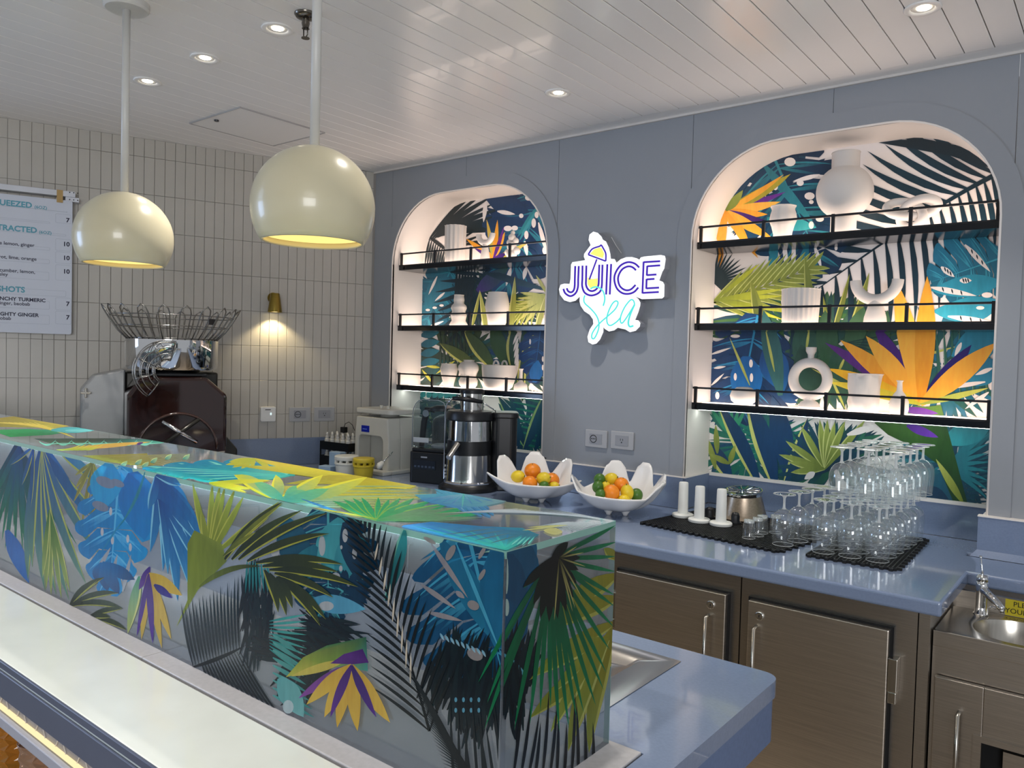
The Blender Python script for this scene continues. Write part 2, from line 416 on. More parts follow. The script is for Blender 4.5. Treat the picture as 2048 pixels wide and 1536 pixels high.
# hand sink unit
r = thing('hand_sink_unit', 'low steel hand sink cabinet with round basin and vented door', 'sink', (3.112, -.66, 0))
mb = MB(); mb.box(0, .02, 0, .325, .1, .808); mb.box(.02, .80, .02, .325, .1, .60); mb.box(0.02, .80, 0, .02, .60, .808); mb.box(.0, .8, .31, .328, .808, .872); mb.box(.02, .78, .06, .32, 0, .1)
mb.build('body', m_steel, r)
cx, cy, R = .192, .165, .118
deck = MB(); n = 48; vs = []; fs = []
for k in range(n):
    a = 2*PI*k/n; c_, s_ = math.cos(a), math.sin(a)
    ex = (.80-cx) if c_ > 0 else cx; ey = (.309-cy) if s_ > 0 else cy
    t = min(ex/abs(c_) if abs(c_) > 1e-6 else 9, ey/abs(s_) if abs(s_) > 1e-6 else 9)
    vs.append((cx+c_*t, cy+s_*t, .820))
for rr, zz in ((R+.012, .820), (R, .815), (R-.004, .80), (R-.02, .73), (R-.05, .70), (.02, .692)):
    for k in range(n):
        a = 2*PI*k/n; vs.append((cx+rr*math.cos(a), cy+rr*math.sin(a), zz))
for j_ in range(6):
    for k in range(n): fs.append((j_*n+k, j_*n+(k+1)%n, (j_+1)*n+(k+1)%n, (j_+1)*n+k))
deck.add(vs, fs); deck.build('basin', m_steelh, r, smooth='auto')
MB().lathe([(.0, .693), (.024, .693), (.024, .696), (.018, .697), (.0, .694)], 20, Matrix.Translation((cx, cy, 0))).build('drain', m_chrome, r, smooth=True)
MB().box(0, .80, -.004, .0, .78, .824).build('front_rim', m_steel, r, bevel=.002)
d = MB(); fx0, fx1 = .13, .80
d.box(.012, fx0, -.026, -.006, .12, .702); d.box(fx0, fx1, -.026, -.006, .555, .702); d.box(fx0, fx1, -.026, -.006, .12, .25)
dd = d.build('door', m_steel, r, bevel=.002)
v = MB(); v.box(fx0-.02, fx1, -.031, -.0265, .555, .572); v.box(fx0-.02, fx0, -.031, -.0265, .25, .555); v.build('opening_frame', m_steel, dd)
MB().box(fx0, fx1, -.006, .02, .25, .555).build('opening_shade', m_dark, r)  # near-black sheet paints the shade inside the door opening
MB().box(fx0+.05, fx1, -.024, -.008, .26, .545).build('bin_front', m_steel, dd)
handle(dd, .075, -.026, .34, .62)

# tap
r = thing('lever_tap', 'chrome lever tap beside the round hand basin', 'faucet', (3.192, -.392, .8203))
TS = Matrix.Scale(.80, 4)
MB().lathe([(.026, 0), (.026, .004), (.022, .007), (.02, .03), (.02, .085), (.021, .11), (.018, .125), (.0, .13)], 24, TS).build('body', m_chrome, r, smooth=True)
dirv = Vector((.62, -.78, 0)).normalized()
MB().tube([tuple(dirv*.0+Vector((0,0,.095))), tuple(dirv*.06+Vector((0,0,.080))), tuple(dirv*.125+Vector((0,0,.058)))], [.017, .014, .012], 14, M=TS).build('spout', m_chrome, r, smooth=True)
MB().tube([tuple(dirv*.117+Vector((0,0,.060))), tuple(dirv*.122+Vector((0,0,.043)))], .0095, 12, M=TS).build('aerator', m_chrome, r, smooth=True)
MB().lathe([(.0, .15), (.016, .148), (.021, .138), (.020, .125), (.0, .12)], 20, TS).build('lever_cap', m_chrome, r, smooth=True)
MB().tube([(0,0,.14), (-.004,.006,.17), (-.010,.012,.208), (-.010,.012,.216)], [.006,.004,.0035,.006], 10, M=TS).build('lever', m_chrome, r, smooth=True)
MB().tube([tuple(dirv*.02+Vector((.012,0,0))), tuple(dirv*.02+Vector((.012,0,.03))), tuple(dirv*.035+Vector((.014,0,.042))), tuple(dirv*.06+Vector((.014,0,.044)))], .004, 8, M=TS).build('linkage', m_chrome, r, smooth=True)

# yellow notice under the worktop behind the hand basin
r = thing('notice', 'yellow notice reading PLE and OUR behind the tap', 'sign', (3.249, -.3525, .824))
MB().box(0, .24, -.001, 0, -.002, .0465).build('sheet', mat('yellow_card', '#b3a51f', .5), r)
for s_, x_, z_ in (('PLEASE WASH', .020, .0275), ('YOUR HANDS', -.0 , .006)):
    vs, fs = text2d(s_, .021); MB().add([(x+x_, -.0016, y+z_) for x, y, z in vs], fs).build('lettering', m_black, r, fix=False)

# ------------------------------------------------------------------ bar: staff worktop, sink, base
X0 = -.30; BX = 2.868; BF = -2.287; BR = -2.003; BT = 1.291; LZ = .923
r = thing('bar_worktop', 'blue staff side worktop of the bar with rounded corner and drop in sink', 'worktop', (0, 0, 0))
o1 = [(X0+.9, -2.00), (2.983, -2.40)]
corner = arc(2.983-.035, -1.522-.035, .035, 0, PI/2, 6)
sk = (2.43, 2.775, -1.945, -1.615)      # sink cut-out
sx0, sx1, sy0, sy1 = sk
mb = MB()
# slab in four strips round the sink opening
SY = -1.990
mb.prism([(X0+.7, SY), (sx0, SY), (sx0, -1.522), (X0+.7, -1.522)], CT-.035, CT)
mb.prism([(sx1, SY), (2.926, SY), (2.926, -2.50), (2.983, -2.50)]+corner+[(sx1, -1.522)], CT-.035, CT)
mb.prism([(sx0, sy1), (sx1, sy1), (sx1, -1.522), (sx0, -1.522)], CT-.035, CT)
mb.prism([(sx0, SY), (sx1, SY), (sx1, sy0), (sx0, sy0)], CT-.035, CT)
mb.build('slab', m_blue, r)
ap = arc(2.979-.035, -1.526-.035, .035, 0, PI/2, 6)
mb = MB(); mb.prism([(2.94, -2.46), (2.979, -2.46)]+ap+[(X0+.7, -1.526), (X0+.7, -1.56), (2.94, -1.56)], CT-.125, CT-.040)
mb.build('apron', m_bluedark, r)
s = thing('drop_in_sink', 'stainless drop in sink set in the bar worktop beside the glass screen', 'sink', (0, 0, CT))
mb = MB()
outer = [(sx0-.015, sy0-.015), (sx1+.015, sy0-.015), (sx1+.015, sy1+.015), (sx0-.015, sy1+.015)]
def ring(x0, x1, y0, y1, r_, z): return [(p[0], p[1], z) for p in rrect(x0, x1, y0, y1, r_)]
rings = [ring(sx0-.022, sx1+.022, sy0-.022, sy1+.022, .004, .0015), ring(sx0+.035, sx1-.042, sy0+.036, sy1-.036, .01, .0025), ring(sx0+.05, sx1-.062, sy0+.052, sy1-.052, .012, -.010),
         ring(sx0+.06, sx1-.10, sy0+.065, sy1-.065, .05, -.012), ring(sx0+.065, sx1-.106, sy0+.07, sy1-.07, .05, -.022), ring(sx0+.075, sx1-.115, sy0+.08, sy1-.08, .05, -.10), ring(sx0+.12, sx1-.15, sy0+.12, sy1-.12, .03, -.11)]
n = len(rings[0]); vs = [p for q in rings for p in q]
fs = [(j*n+k, j*n+(k+1)%n, (j+1)*n+(k+1)%n, (j+1)*n+k) for j in range(len(rings)-1) for k in range(n)]+[tuple((len(rings)-1)*n+k for k in range(n))]
mb.add(vs, fs); mb.build('bowl', mat('sink_steel', '#c9c5be', .18, 1, var=.05, scale=14), s, smooth='auto')
MB().lathe([(0, -.109), (.02, -.109), (.02, -.106), (0, -.107)], 20, Matrix.Translation(((sx0+sx1)/2-.02, (sy0+sy1)/2, 0))).build('drain', m_black, s, smooth=True)
r = thing('bar_counter', 'dark panelled base of the bar under the blue worktop', 'counter', (0, 0, 0))
MB().box(X0, 2.90, -2.395, -1.60, 0, CT-.128).build('carcass', mat('bar_carcass_brown', '#8f8676', .45, var=.08), r)

# ------------------------------------------------------------------ customer ledge
m_quartz = mat('pale_quartz', '#d2d7d2', .16, var=.05, scale=6, bump=.02, bscale=120, coat=.3)
m_strip = mat('grey_sill_strip', '#a9a8ab', .35, var=.06, scale=90)
r = thing('bar_ledge', 'pale grey stone customer ledge running along the glass screen', 'counter', (0, 0, 0))
mb = MB(); mb.box(X0, 1.962, -2.330, SY-.002, LZ-.028, LZ); mb.build('sill_strip', m_strip, r, bevel=.002)
mb = MB(); mb.box(1.9635, BX+.055, -2.330, SY-.002, LZ-.028, LZ); mb.build('sill_strip', m_strip, r, bevel=.002)
mb = MB(); mb.box(X0, 2.922, -2.518, -2.336, LZ-.03, LZ-.001); mb.build('stone_top', m_quartz, r, bevel=.003)
mb = MB(); mb.box(X0, 2.922, -2.336, -2.33, LZ-.05, LZ-.012); mb.build('joint', m_dark, r)
m_band = mat('slate_blue_apron', '#474d5e', .35, var=.06, scale=4)
mb = MB(); mb.box(X0, 2.924, -2.521, -2.48, .906, LZ-.002); mb.build('edge_band', m_band, r, bevel=.002)
mb = MB(); mb.box(X0, 2.924, -2.515, -2.47, .901, .906); mb.build('shadow_gap', m_dark, r)
mb = MB(); mb.box(X0, 2.924, -2.522, -2.48, .849, .901); mb.build('apron', m_band, r, bevel=.002)
mb = MB(); mb.box(X0, 2.924, -2.505, -2.47, .818, .849)
fr = mb.build('fascia', mat('pearl_fascia', '#8f8887', .3, var=.04), r)
rib = MB().tube([(0, 0, 0), (.022, 0, .031)], .0012, 5).mesh('rib'); rib.materials.append(mat('rib_metal', '#d8d0c6', .3))
for k in range(60):
    o = bpy.data.objects.new('rib', rib); COL.objects.link(o); o.parent = fr; o.location = (.2+k*.045, -2.506, .818)
    if k % 2: o.scale.x = -1
MB().box(X0, 2.924, -2.512, -2.503, .8125, .8165).build('led_strip', emis('ledge_led', '#ffeab4', 1.15), r)
MB().box(X0, 2.924, -2.524, -2.47, .790, .812).build('lower_rail', mat('rail_white', '#9a9ca6', .4), r, bevel=.002)
# faceted display shelf below the ledge with two cut glass tumblers
r = thing('display_shelf', 'dark faceted display shelf below the customer ledge', 'shelf', (0, 0, 0))
m_facet = mat('facet_brown', '#6a4a46', .25, var=.25, scale=30)
mb = MB(); mb.box(.6, 2.924, -2.408, -2.397, .35, .785); mb.build('back_panel', m_facet, r)
for j in range(10):
    for k in range(26):
        cx = 1.55+k*.034+(j % 2)*.017; cz = .40+j*.040
        vs = [(cx-.017, -2.4085, cz), (cx, -2.4085, cz-.02), (cx+.017, -2.4085, cz), (cx, -2.4085, cz+.02), (cx-.003, -2.416, cz+.004)]
        MB().add(vs, [(0,1,4),(1,2,4),(2,3,4),(3,0,4)]).build('facet', m_facet, r, fix=False) if (j, k) == (0, 0) else None
fm = [o for o in r.children if o.name.startswith('facet')][0].data
for j in range(10):
    for k in range(26):
        if (j, k) != (0, 0):
            o = bpy.data.objects.new('facet', fm); COL.objects.link(o); o.parent = r; o.location = (k*.034+(j % 2)*.017, 0, j*.040)
MB().box(.6, 2.924, -2.53, -2.417, .640, .655).build('board', mat('shelf_timber', '#8a4a1e', .4, var=.15), r, bevel=.002)
def tumbler(x, y, col, label):
    t = thing('cut_tumbler', label, 'glass', (x, y, .6552))
    n = 16; vs = []; fs = []
    for j in range(9):
        z = .012+j*.0125
        for k in range(n):
            a = 2*PI*(k+.5*(j % 2))/n; rr = (.036 if k % 2 else .041)+.003*j/8
            vs.append((rr*math.cos(a), rr*math.sin(a), z))
    for j in range(8):
        for k in range(n):
            a_, b_, c_, d_ = j*n+k, j*n+(k+1)%n, (j+1)*n+(k+1)%n, (j+1)*n+k
            fs += [(a_, b_, d_), (b_, c_, d_)] if j % 2 else [(a_, b_, c_), (a_, c_, d_)]
    fs.append(tuple(range(n-1, -1, -1)))
    MB().add(vs, fs).build('body', mat('tumbler_'+col[1:], col, .08, trans=.65, var=.1), t)
    MB().lathe([(.0, 0), (.036, 0), (.039, .012), (.0, .012)], 24).build('foot', mat('tumbler_'+col[1:], col), t)
    MB().tube([(.0425*math.cos(2*PI*k/32), .0425*math.sin(2*PI*k/32), .113) for k in range(32)], .0015, 6, closed=True).build('rim', mat('tumbler_'+col[1:], col), t, smooth=True)
for u, v, col, lb in ((30, 1500, '#e8a040', 'amber cut glass tumbler on the faceted display shelf'), (85, 1528, '#d8b090', 'pale peach cut glass tumbler on the faceted display shelf')):
    p = pY(u, v, -2.470); tumbler(p.x, -2.470, col, lb)
# ------------------------------------------------------------------ printed leaf artwork (flat print on flat panels)
def proj(P):
    q = Vector(P)-CAM; z = q.dot(_f); return (1024+FPX*q.dot(_r)/z, 768+FPX*q.dot(_d)/z)
class Art:
    """flat print on a plane; shapes are drawn where the photograph shows them on that plane"""
    def __init__(s, plane, normal, quad=None, step=4.0e-6, start=4e-4):
        s.plane = plane; s.n = Vector(normal); s.quad = quad; s.v = []; s.f = []; s.c = []; s.h = start; s.step = step; s.wk = 1.0; s.k(0, 0, 1)
        if quad:
            a = sum(quad[i][0]*quad[(i+1) % 4][1]-quad[(i+1) % 4][0]*quad[i][1] for i in range(4))
            if a < 0: s.quad = list(reversed(quad))
    def k(s, x0, y0, sc): s.x0, s.y0, s.sc = x0, y0, sc; return s
    def t(s, p): return (s.x0+p[0]/s.sc, s.y0+p[1]/s.sc)
    def poly(s, pts, cols, lift=True):
        P = [s.t(p) for p in pts]
        if isinstance(cols, str): cols = [lin(cols)]*len(P)
        Q = list(zip(P, cols))
        if s.quad:
            for i in range(4):
                a, b = s.quad[i], s.quad[(i+1) % 4]; R = []
                sd = lambda p: (b[0]-a[0])*(p[1]-a[1])-(b[1]-a[1])*(p[0]-a[0])
                for j in range(len(Q)):
                    (p, c), (p2, c2) = Q[j], Q[(j+1) % len(Q)]; d1, d2 = sd(p), sd(p2)
                    if d1 >= 0: R.append((p, c))
                    if (d1 >= 0) != (d2 >= 0):
                        t_ = d1/(d1-d2); R.append(((p[0]+(p2[0]-p[0])*t_, p[1]+(p2[1]-p[1])*t_), tuple(c[m]+(c2[m]-c[m])*t_ for m in range(4))))
                Q = R
                if len(Q) < 3: return
        if len(Q) < 3: return
        o = len(s.v)
        for p, c in Q:
            w_ = s.plane(*p)+s.n*s.h; s.v.append(tuple(w_)); s.c.append(c)
        s.f.append(tuple(range(o, o+len(Q))))
        if lift: s.h += s.step
    def strip(s, L, R, cl, cr):
        """quads between two polylines with per-point colours"""
        for i in range(len(L)-1):
            s.poly([L[i], L[i+1], R[i+1], R[i]], [cl[i], cl[i+1], cr[i+1], cr[i]], lift=False)
    def blade(s, p0, p1, w, c0, c1=None, edge=None, bend=0, n=9, peak=.4, lift=True):
        c1 = c1 or c0; a, b = lin(c0), lin(c1)
        dx, dy = p1[0]-p0[0], p1[1]-p0[1]; L = math.hypot(dx, dy) or 1; nx, ny = -dy/L, dx/L
        mid = ((p0[0]+p1[0])/2+nx*bend*L, (p0[1]+p1[1])/2+ny*bend*L)
        C = bez(p0, mid, p1, n); A = []; B = []; cc = []
        for i, q in enumerate(C):
            t_ = i/n
            wt = w*.5*(math.sin(PI/2*min(1, t_/peak))*.75+.25 if t_ < peak else math.cos(PI/2*(t_-peak)/(1-peak))**.85) if t_ < 1 else 0
            q2 = C[min(i+1, n)]; q1 = C[max(i-1, 0)]; tx, ty = q2[0]-q1[0], q2[1]-q1[1]; l = math.hypot(tx, ty) or 1
            A.append((q[0]-ty/l*wt, q[1]+tx/l*wt)); B.append((q[0]+ty/l*wt, q[1]-tx/l*wt))
            cc.append(tuple(a[m]+(b[m]-a[m])*t_ for m in range(4)))
        s.strip(A, B, cc, cc)
        if edge:
            s.h += s.step*.5
            e = lin(edge); side = B if bend >= 0 else A
            D = [(p[0]+(q[0]-p[0])*.38, p[1]+(q[1]-p[1])*.38) for p, q in zip(side, C)]
            s.strip(side, D, [e]*len(C), [e]*len(C))
        s.h += s.step
    def frond(s, P0, P1, P2, n, L, ang, w, c0, c1=None, edge=None, sides=(1, -1), bend=.12, stem=None, t0=.05, prof=None):
        s.blade(P0, P2, w*1.1, stem or c0, None, bend=0) if False else None
        R = bez(P0, P1, P2, 24); a = lin(stem or c0); A = []; B = []
        for i, q in enumerate(R):
            q2 = R[min(i+1, 24)]; q1 = R[max(i-1, 0)]; tx, ty = q2[0]-q1[0], q2[1]-q1[1]; l = math.hypot(tx, ty) or 1; hw = w*.30*(1.1-i/24)
            A.append((q[0]-ty/l*hw, q[1]+tx/l*hw)); B.append((q[0]+ty/l*hw, q[1]-tx/l*hw))
        s.strip(A, B, [a]*25, [a]*25)
        for sd in sides:
            for i in range(n):
                t_ = t0+(1-t0)*i/(n-1)
                q = tuple((1-t_)**2*x+2*t_*(1-t_)*y+t_*t_*z for x, y, z in zip(P0, P1, P2))
                tx, ty = (2*(1-t_)*(P1[0]-P0[0])+2*t_*(P2[0]-P1[0]), 2*(1-t_)*(P1[1]-P0[1])+2*t_*(P2[1]-P1[1]))
                an = math.atan2(ty, tx)+sd*math.radians(ang*(1-.35*t_))
                ll = L*(prof(t_) if prof else (.45+.55*math.sin(PI*min(1, .25+.75*t_))))*random.uniform(.92, 1.06)
                s.blade(q, (q[0]+ll*math.cos(an), q[1]+ll*math.sin(an)), w*s.wk, c0, c1, edge, bend=-sd*bend, n=6, lift=False)
        s.h += s.step*2
    def fan(s, c, a0, a1, n, L0, L1, w, c0, c1=None, edge=None, r0=0, bend=0):
        for i in range(n):
            t_ = i/(n-1) if n > 1 else .5; a = math.radians(a0+(a1-a0)*t_); L = L0+(L1-L0)*t_; L *= random.uniform(.93, 1.05)
            s.blade((c[0]+r0*math.cos(a), c[1]+r0*math.sin(a)), (c[0]+L*math.cos(a), c[1]+L*math.sin(a)), w*s.wk, c0, c1, edge, bend=bend, n=7, lift=False, peak=.55)
        s.h += s.step*2
    def rays(s, c, tips, w, c0, c1=None, edge=None, bend=0):
        for t_ in tips: s.blade(c, t_, w*s.wk, c0, c1, edge, bend=bend, n=7, lift=False, peak=.55)
        s.h += s.step*2
    def tangle(s, c, rx, ry, cols, n=26, w=20):
        for i in range(n):
            a = random.uniform(0, 2*PI); q = random.uniform(0, .45); b = a+random.uniform(-.7, .7)
            s.blade((c[0]+rx*q*math.cos(b), c[1]+ry*q*math.sin(b)), (c[0]+rx*1.1*math.cos(a), c[1]+ry*1.1*math.sin(a)), w, cols[i % len(cols)], cols[(i+1) % len(cols)], bend=random.uniform(-.12, .12), n=6, peak=.5)
    def thicket(s, c, rx, ry, cols, n=26, w=16, ang=-90, spread=35, L=None):
        L = L or ry*1.5
        for i in range(n):
            a = random.uniform(0, 2*PI); q = math.sqrt(random.random()); d = math.radians(ang+random.uniform(-spread, spread)); l = L*random.uniform(.6, 1.1)
            x, y = c[0]+rx*q*math.cos(a)-math.cos(d)*l/2, c[1]+ry*q*math.sin(a)-math.sin(d)*l/2
            s.blade((x, y), (x+l*math.cos(d), y+l*math.sin(d)), w, cols[i % len(cols)], cols[(i+1) % len(cols)], bend=random.uniform(-.08, .08), n=6, peak=.4)
    def oval(s, c, rx, ry, col, rot=0, n=14):
        cr, sr = math.cos(rot), math.sin(rot)
        s.poly([(c[0]+rx*math.cos(2*PI*i/n)*cr-ry*math.sin(2*PI*i/n)*sr, c[1]+rx*math.cos(2*PI*i/n)*sr+ry*math.sin(2*PI*i/n)*cr) for i in range(n)], col)
    def monstera(s, base, tip, W, c, c2, vein, lobes=5, gap=.22, depth=.62, hole=None, streak=True, sides=(1, -1)):
        bx, by = base; dx, dy = tip[0]-bx, tip[1]-by; L = math.hypot(dx, dy); ux, uy = dx/L, dy/L; nx, ny = -uy, ux
        def pt(t_, q): return (bx+ux*L*t_+nx*q, by+uy*L*t_+ny*q)
        def hw(t_): return W/2*(math.sin(PI*min(1, (t_+.08)/1.08)**.72))**.75 if t_ < 1 else 0
        for sd in sides:
            col = c if sd > 0 else c2
            for i in range(lobes):
                ta, tb = -.06+1.06*i/lobes, -.06+1.06*(i+1)/lobes; g = (tb-ta)*gap
                out = []; N = 7; sh = .10
                for k in range(N+1):
                    t_ = ta+g*.5+(tb-ta-g)*k/N; rd = 1-.25*abs(2*k/N-1)**3
                    out.append(pt(min(1.02, max(-.08, t_+sh)), sd*hw(max(0, min(.985, t_+.02)))*rd))
                inn = [pt(tb-g*.25, sd*hw(min(.98, max(.02, tb)))*(1-depth)), pt(tb, 0), pt(ta, 0), pt(ta+g*.25, sd*hw(max(.02, ta))*(1-depth))]
                s.poly(out+inn, col)
        s.h += s.step
        if streak:
            for sd in sides:
                for i in range(lobes):
                    tm = -.06+1.06*(i+.5)/lobes
                    for k in range(3):
                        q = sd*hw(max(.05, min(.95, tm)))*random.uniform(.55, .9)
                        s.blade(pt(tm-.05, sd*2), pt(min(1, tm+.08+random.uniform(-.04, .04)), q), L*.022, vein, c if sd > 0 else c2, n=5, lift=False)
        s.h += s.step
        s.strip([pt(-.05, L*.012), pt(1, 0)], [pt(-.05, -L*.012), pt(1, -1)], [lin(vein)]*2, [lin(vein)]*2)
        for sd in sides:
            for i in range(lobes):
                tm = -.06+1.06*(i+.5)/lobes
                s.blade(pt(tm-.08, 0), pt(min(1, tm+.09), sd*hw(max(.05, min(.95, tm)))*.86), L*.014, vein, vein, bend=sd*.08, n=6, lift=False)
        s.h += s.step
        if hole:
            for sd in sides:
                for i in range(1, lobes):
                    tb = -.06+1.06*i/lobes
                    s.oval(pt(tb-.01, sd*hw(max(.05, min(.95, tb)))*.22), L*.022, L*.013, hole, math.atan2(uy, ux)+sd*.9)
    def build(s, name, m, parent=None):
        me = bpy.data.meshes.new(name); me.from_pydata(s.v, [], s.f)
        at = me.color_attributes.new('Col', 'FLOAT_COLOR', 'POINT')
        at.data.foreach_set('color', [x for c in s.c for x in c])
        me.materials.append(m); me.update()
        o = bpy.data.objects.new(name, me); COL.objects.link(o)
        if parent: o.parent = parent
        return o

WHT = '#ece4df'
DK, DKT, NV, TL, TQ, OL, OLD, OR, ORD, PU, GR = '#122a36', '#1a4458', '#14345e', '#2a7f90', '#3aa0b0', '#95a04a', '#45572f', '#eaa536', '#d98f22', '#4a1f7a', '#2f5a3c'

# ---- mural of the larger niche
def mural(nx, name, label, draw):
    r = thing(name, label, 'mural', (0, 0, 0))
    z0 = SP-.008
    MB().box(nx[0]+.001, nx[1]-.001, ND-.0005, ND+.008, z0, nx[2]).build('backing', mat('mural_white', WHT, .35, var=.01), r)
    pl = lambda u, v: pY(u, v, ND-.0006)
    q = [proj((nx[0], ND, z0+.002)), proj((nx[1], ND, z0+.002)), proj((nx[1], ND, nx[2]-.002)), proj((nx[0], ND, nx[2]-.002))]
    a = Art(pl, (0, -1, 0), q, start=1e-4)
    draw(a); a.build('leaf_print', print_mat('mural_print', 0, .3), r)

def draw2(a):
    F = lambda: a.k(1350, 220, 2.931)
    G = lambda: a.k(1350, 600, 2.931)
    F()
    a.tangle((620, 520), 320, 320, ['#143a56', '#1a4f66', '#14324e'], 46, 60); a.tangle((620, 1250), 420, 220, ['#2f5c3c', '#3f6a34', '#1f4a4c', '#15405c'], 60, 44)
    G(); a.tangle((900, 300), 420, 320, ['#26483c', '#33583e', '#1f4a4c', '#3c6042'], 80, 52); a.tangle((420, 480), 300, 280, ['#153a66', '#123054', '#1a4a7a'], 50, 60); a.tangle((1560, 380), 360, 330, ['#2c5a4c', '#256f90', '#1f5a5c'], 60, 40)
    a.tangle((1650, 960), 330, 260, ['#1f5a6a', '#2a7f8c', '#16425a'], 70, 34); a.tangle((430, 850), 300, 240, ['#1f6a5c', '#15406a', '#2a7a62'], 60, 34); a.tangle((900, 930), 380, 200, ['#15344a', '#1f5a58', '#2c6a4c'], 70, 38)
    F()
    # turquoise monstera on the right, dark palm under it
    a.frond((1900, 370), (1500, 560), (700, 1150), 17, 640, 62, 46, DK, '#173848', None, (1,), bend=.10, t0=.02, prof=lambda t: 1.0-.35*t)
    a.frond((1900, 370), (1500, 560), (700, 1150), 20, 520, 74, 36, DK, '#173848', None, (-1,), bend=-.08, t0=.0, prof=lambda t: .65+.45*math.sin(PI*t))
    a.blade((1860, 300), (1180, 190), 70, DK, DK, bend=.08); a.blade((1880, 340), (1300, 150), 60, DK, DK, bend=.05)
    # dark monstera top left
    a.monstera((560, 230), (880, 960), 760, '#163c5a', '#14324e', '#2c7f8e', 6, .18, .66)
    a.blade((520, 320), (830, 690), 60, '#2a7280', '#2a7f8c'); a.blade((540, 640), (830, 690), 90, '#2a8a94', '#3aa4a8')
    for c, rx, ry in (((675, 305), 33, 26), ((735, 428), 21, 18), ((590, 448), 15, 23), ((790, 505), 30, 22), ((800, 540), 14, 12), ((800, 675), 15, 22), ((850, 640), 24, 16), ((945, 810), 9, 14)): a.oval(c, rx, ry, WHT)
    for p, q in (((850, 380), (690, 420)), ((1000, 420), (830, 380)), ((640, 760), (660, 980)), ((700, 760), (690, 1000)), ((820, 800), (860, 930))): a.blade(p, q, 26, WHT, WHT)
    for p in ((560, 850), (740, 930), (560, 930)): a.blade(p, (p[0]+40, p[1]-150), 50, '#2a8796', '#1f6a80')
    # left bird of paradise
    b = (300, 590)
    for tip, w_, c0, c1 in (((650, 480), 40, PU, '#6a2f90'), ((680, 375), 60, '#8a8a2a', '#b8a83a'), ((640, 378), 34, OR, OR), ((620, 538), 55, OR, '#f0b850'), ((545, 612), 50, ORD, OR), ((545, 655), 40, PU, '#2f1a5a'),
                            ((570, 750), 60, OR, OR), ((430, 760), 60, OR, ORD), ((265, 955), 50, OR, '#c87f1a'), ((250, 770), 60, ORD, OR), ((490, 870), 40, ORD, OR), ((400, 470), 50, '#6a7a2a', OL)): a.blade(b, tip, w_, c0, c1, bend=.05)
    # small dark palms on the left edge
    a.fan((225, 1010), -80, 40, 16, 190, 240, 13, '#1a3036', '#1a3036')
    # olive frond
    a.frond((200, 1130), (420, 1090), (780, 930), 13, 300, 36, 30, '#7a8434', OL, '#c2c874', (1, -1), bend=.05)
    a.rays((240, 1110), [(640, 1230), (700, 1190), (880, 1215), (640, 1090), (640, 1050), (500, 900)], 26, '#7a8a30', '#c8cc40', None)
    a.monstera((1905, 870), (1500, 1010), 560, '#226f8c', '#1f6680', '#3a9cb4', 5, .12, .7)
    a.blade((1900, 1010), (1500, 1060), 130, '#2a88a4', '#2f94ac'); a.blade((1900, 1130), (1510, 1180), 150, '#2a86a4', '#3aa4b8', bend=-.1)
    for p, q in (((1700, 790), (1850, 950)), ((1560, 920), (1640, 980)), ((1670, 1000), (1740, 1000)), ((1500, 1040), (1770, 1090)), ((1600, 1210), (1890, 1250))):
        a.blade(p, q, 34, WHT, WHT); [a.blade((p[0]+(q[0]-p[0])*t_, p[1]+(q[1]-p[1])*t_-14), (p[0]+(q[0]-p[0])*t_+9, p[1]+(q[1]-p[1])*t_+15), 9, DK, DK) for t_ in (.25, .45, .65)]
    a.oval((1830, 1085), 32, 16, WHT); a.oval((1790, 1160), 24, 11, WHT)
    # tall olive blades behind the middle shelf
    for p0, p1, w_ in (((800, 1300), (760, 850), 60), ((600, 1560), (450, 1000), 56), ((900, 1400), (870, 1090), 36), ((930, 1300), (1025, 960), 34), ((1020, 1340), (1140, 950), 48), ((480, 1250), (445, 1000), 40)):
        a.blade(p0, p1, w_, OLD, '#8a9440', '#b8bc66', bend=.03, peak=.3)
    G()
    a.k(1350, 600, 2.931)
    a.monstera((480, 120), (360, 720), 560, '#153a66', '#123054', '#2a86b4', 5, .14, .6)
    a.blade((420, 330), (420, 640), 190, '#1a5a9a', '#1a6aac'); a.blade((540, 270), (640, 540), 170, '#163c72', '#1a5a94')
    for c, rx, ry in (((355, 212), 28, 10), ((447, 372), 11, 24), ((355, 450), 9, 22), ((450, 455), 10, 26), ((570, 255), 9, 10), ((250, 560), 12, 22)): a.oval(c, rx, ry, WHT)
    for p, q in (((210, 320), (330, 280)), ((215, 500), (290, 430)), ((230, 400), (300, 390))): a.blade(p, q, 15, WHT, WHT)
    # thick dark green stems
    for p0, p1, w_, c in (((760, 480), (760, 90), 150, '#2c5244'), ((900, 420), (880, 60), 130, '#33583e'), ((1010, 330), (1110, 40), 120, '#3c6042'), ((620, 560), (520, 60), 110, '#2f5c5c'), ((1120, 440), (1250, 60), 120, '#33583e'),
                          ((820, 640), (740, 260), 170, '#26483c'), ((980, 600), (960, 260), 150, '#2c5244')): a.blade(p0, p1, w_, c, c, bend=.02, peak=.55)
    for p0, p1 in (((440, 500), (322, 220)), ((585, 420), (530, 160)), ((770, 300), (790, 160)), ((1230, 80), (1180, 330)), ((1370, 350), (1660, 270)), ((960, 420), (1000, 330)), ((1030, 520), (800, 400)), ((1000, 640), (900, 420))):
        a.blade(p0, p1, 16, OL, '#c2c46a')
    a.fan((1000, 250), -10, 70, 10, 260, 330, 9, '#1f3a36', '#1f3a36')
    for k in range(8): a.blade((1560+k*38, 560), (1530+k*46, 160), 20, '#2c5a4c', '#33685a', '#7fa08c' if k % 2 else None)
    a.blade((1900, 200), (1620, 330), 200, '#2a86a4', '#2a86a4'); a.blade((1900, 380), (1660, 470), 170, '#256f90', '#2f8aa8')
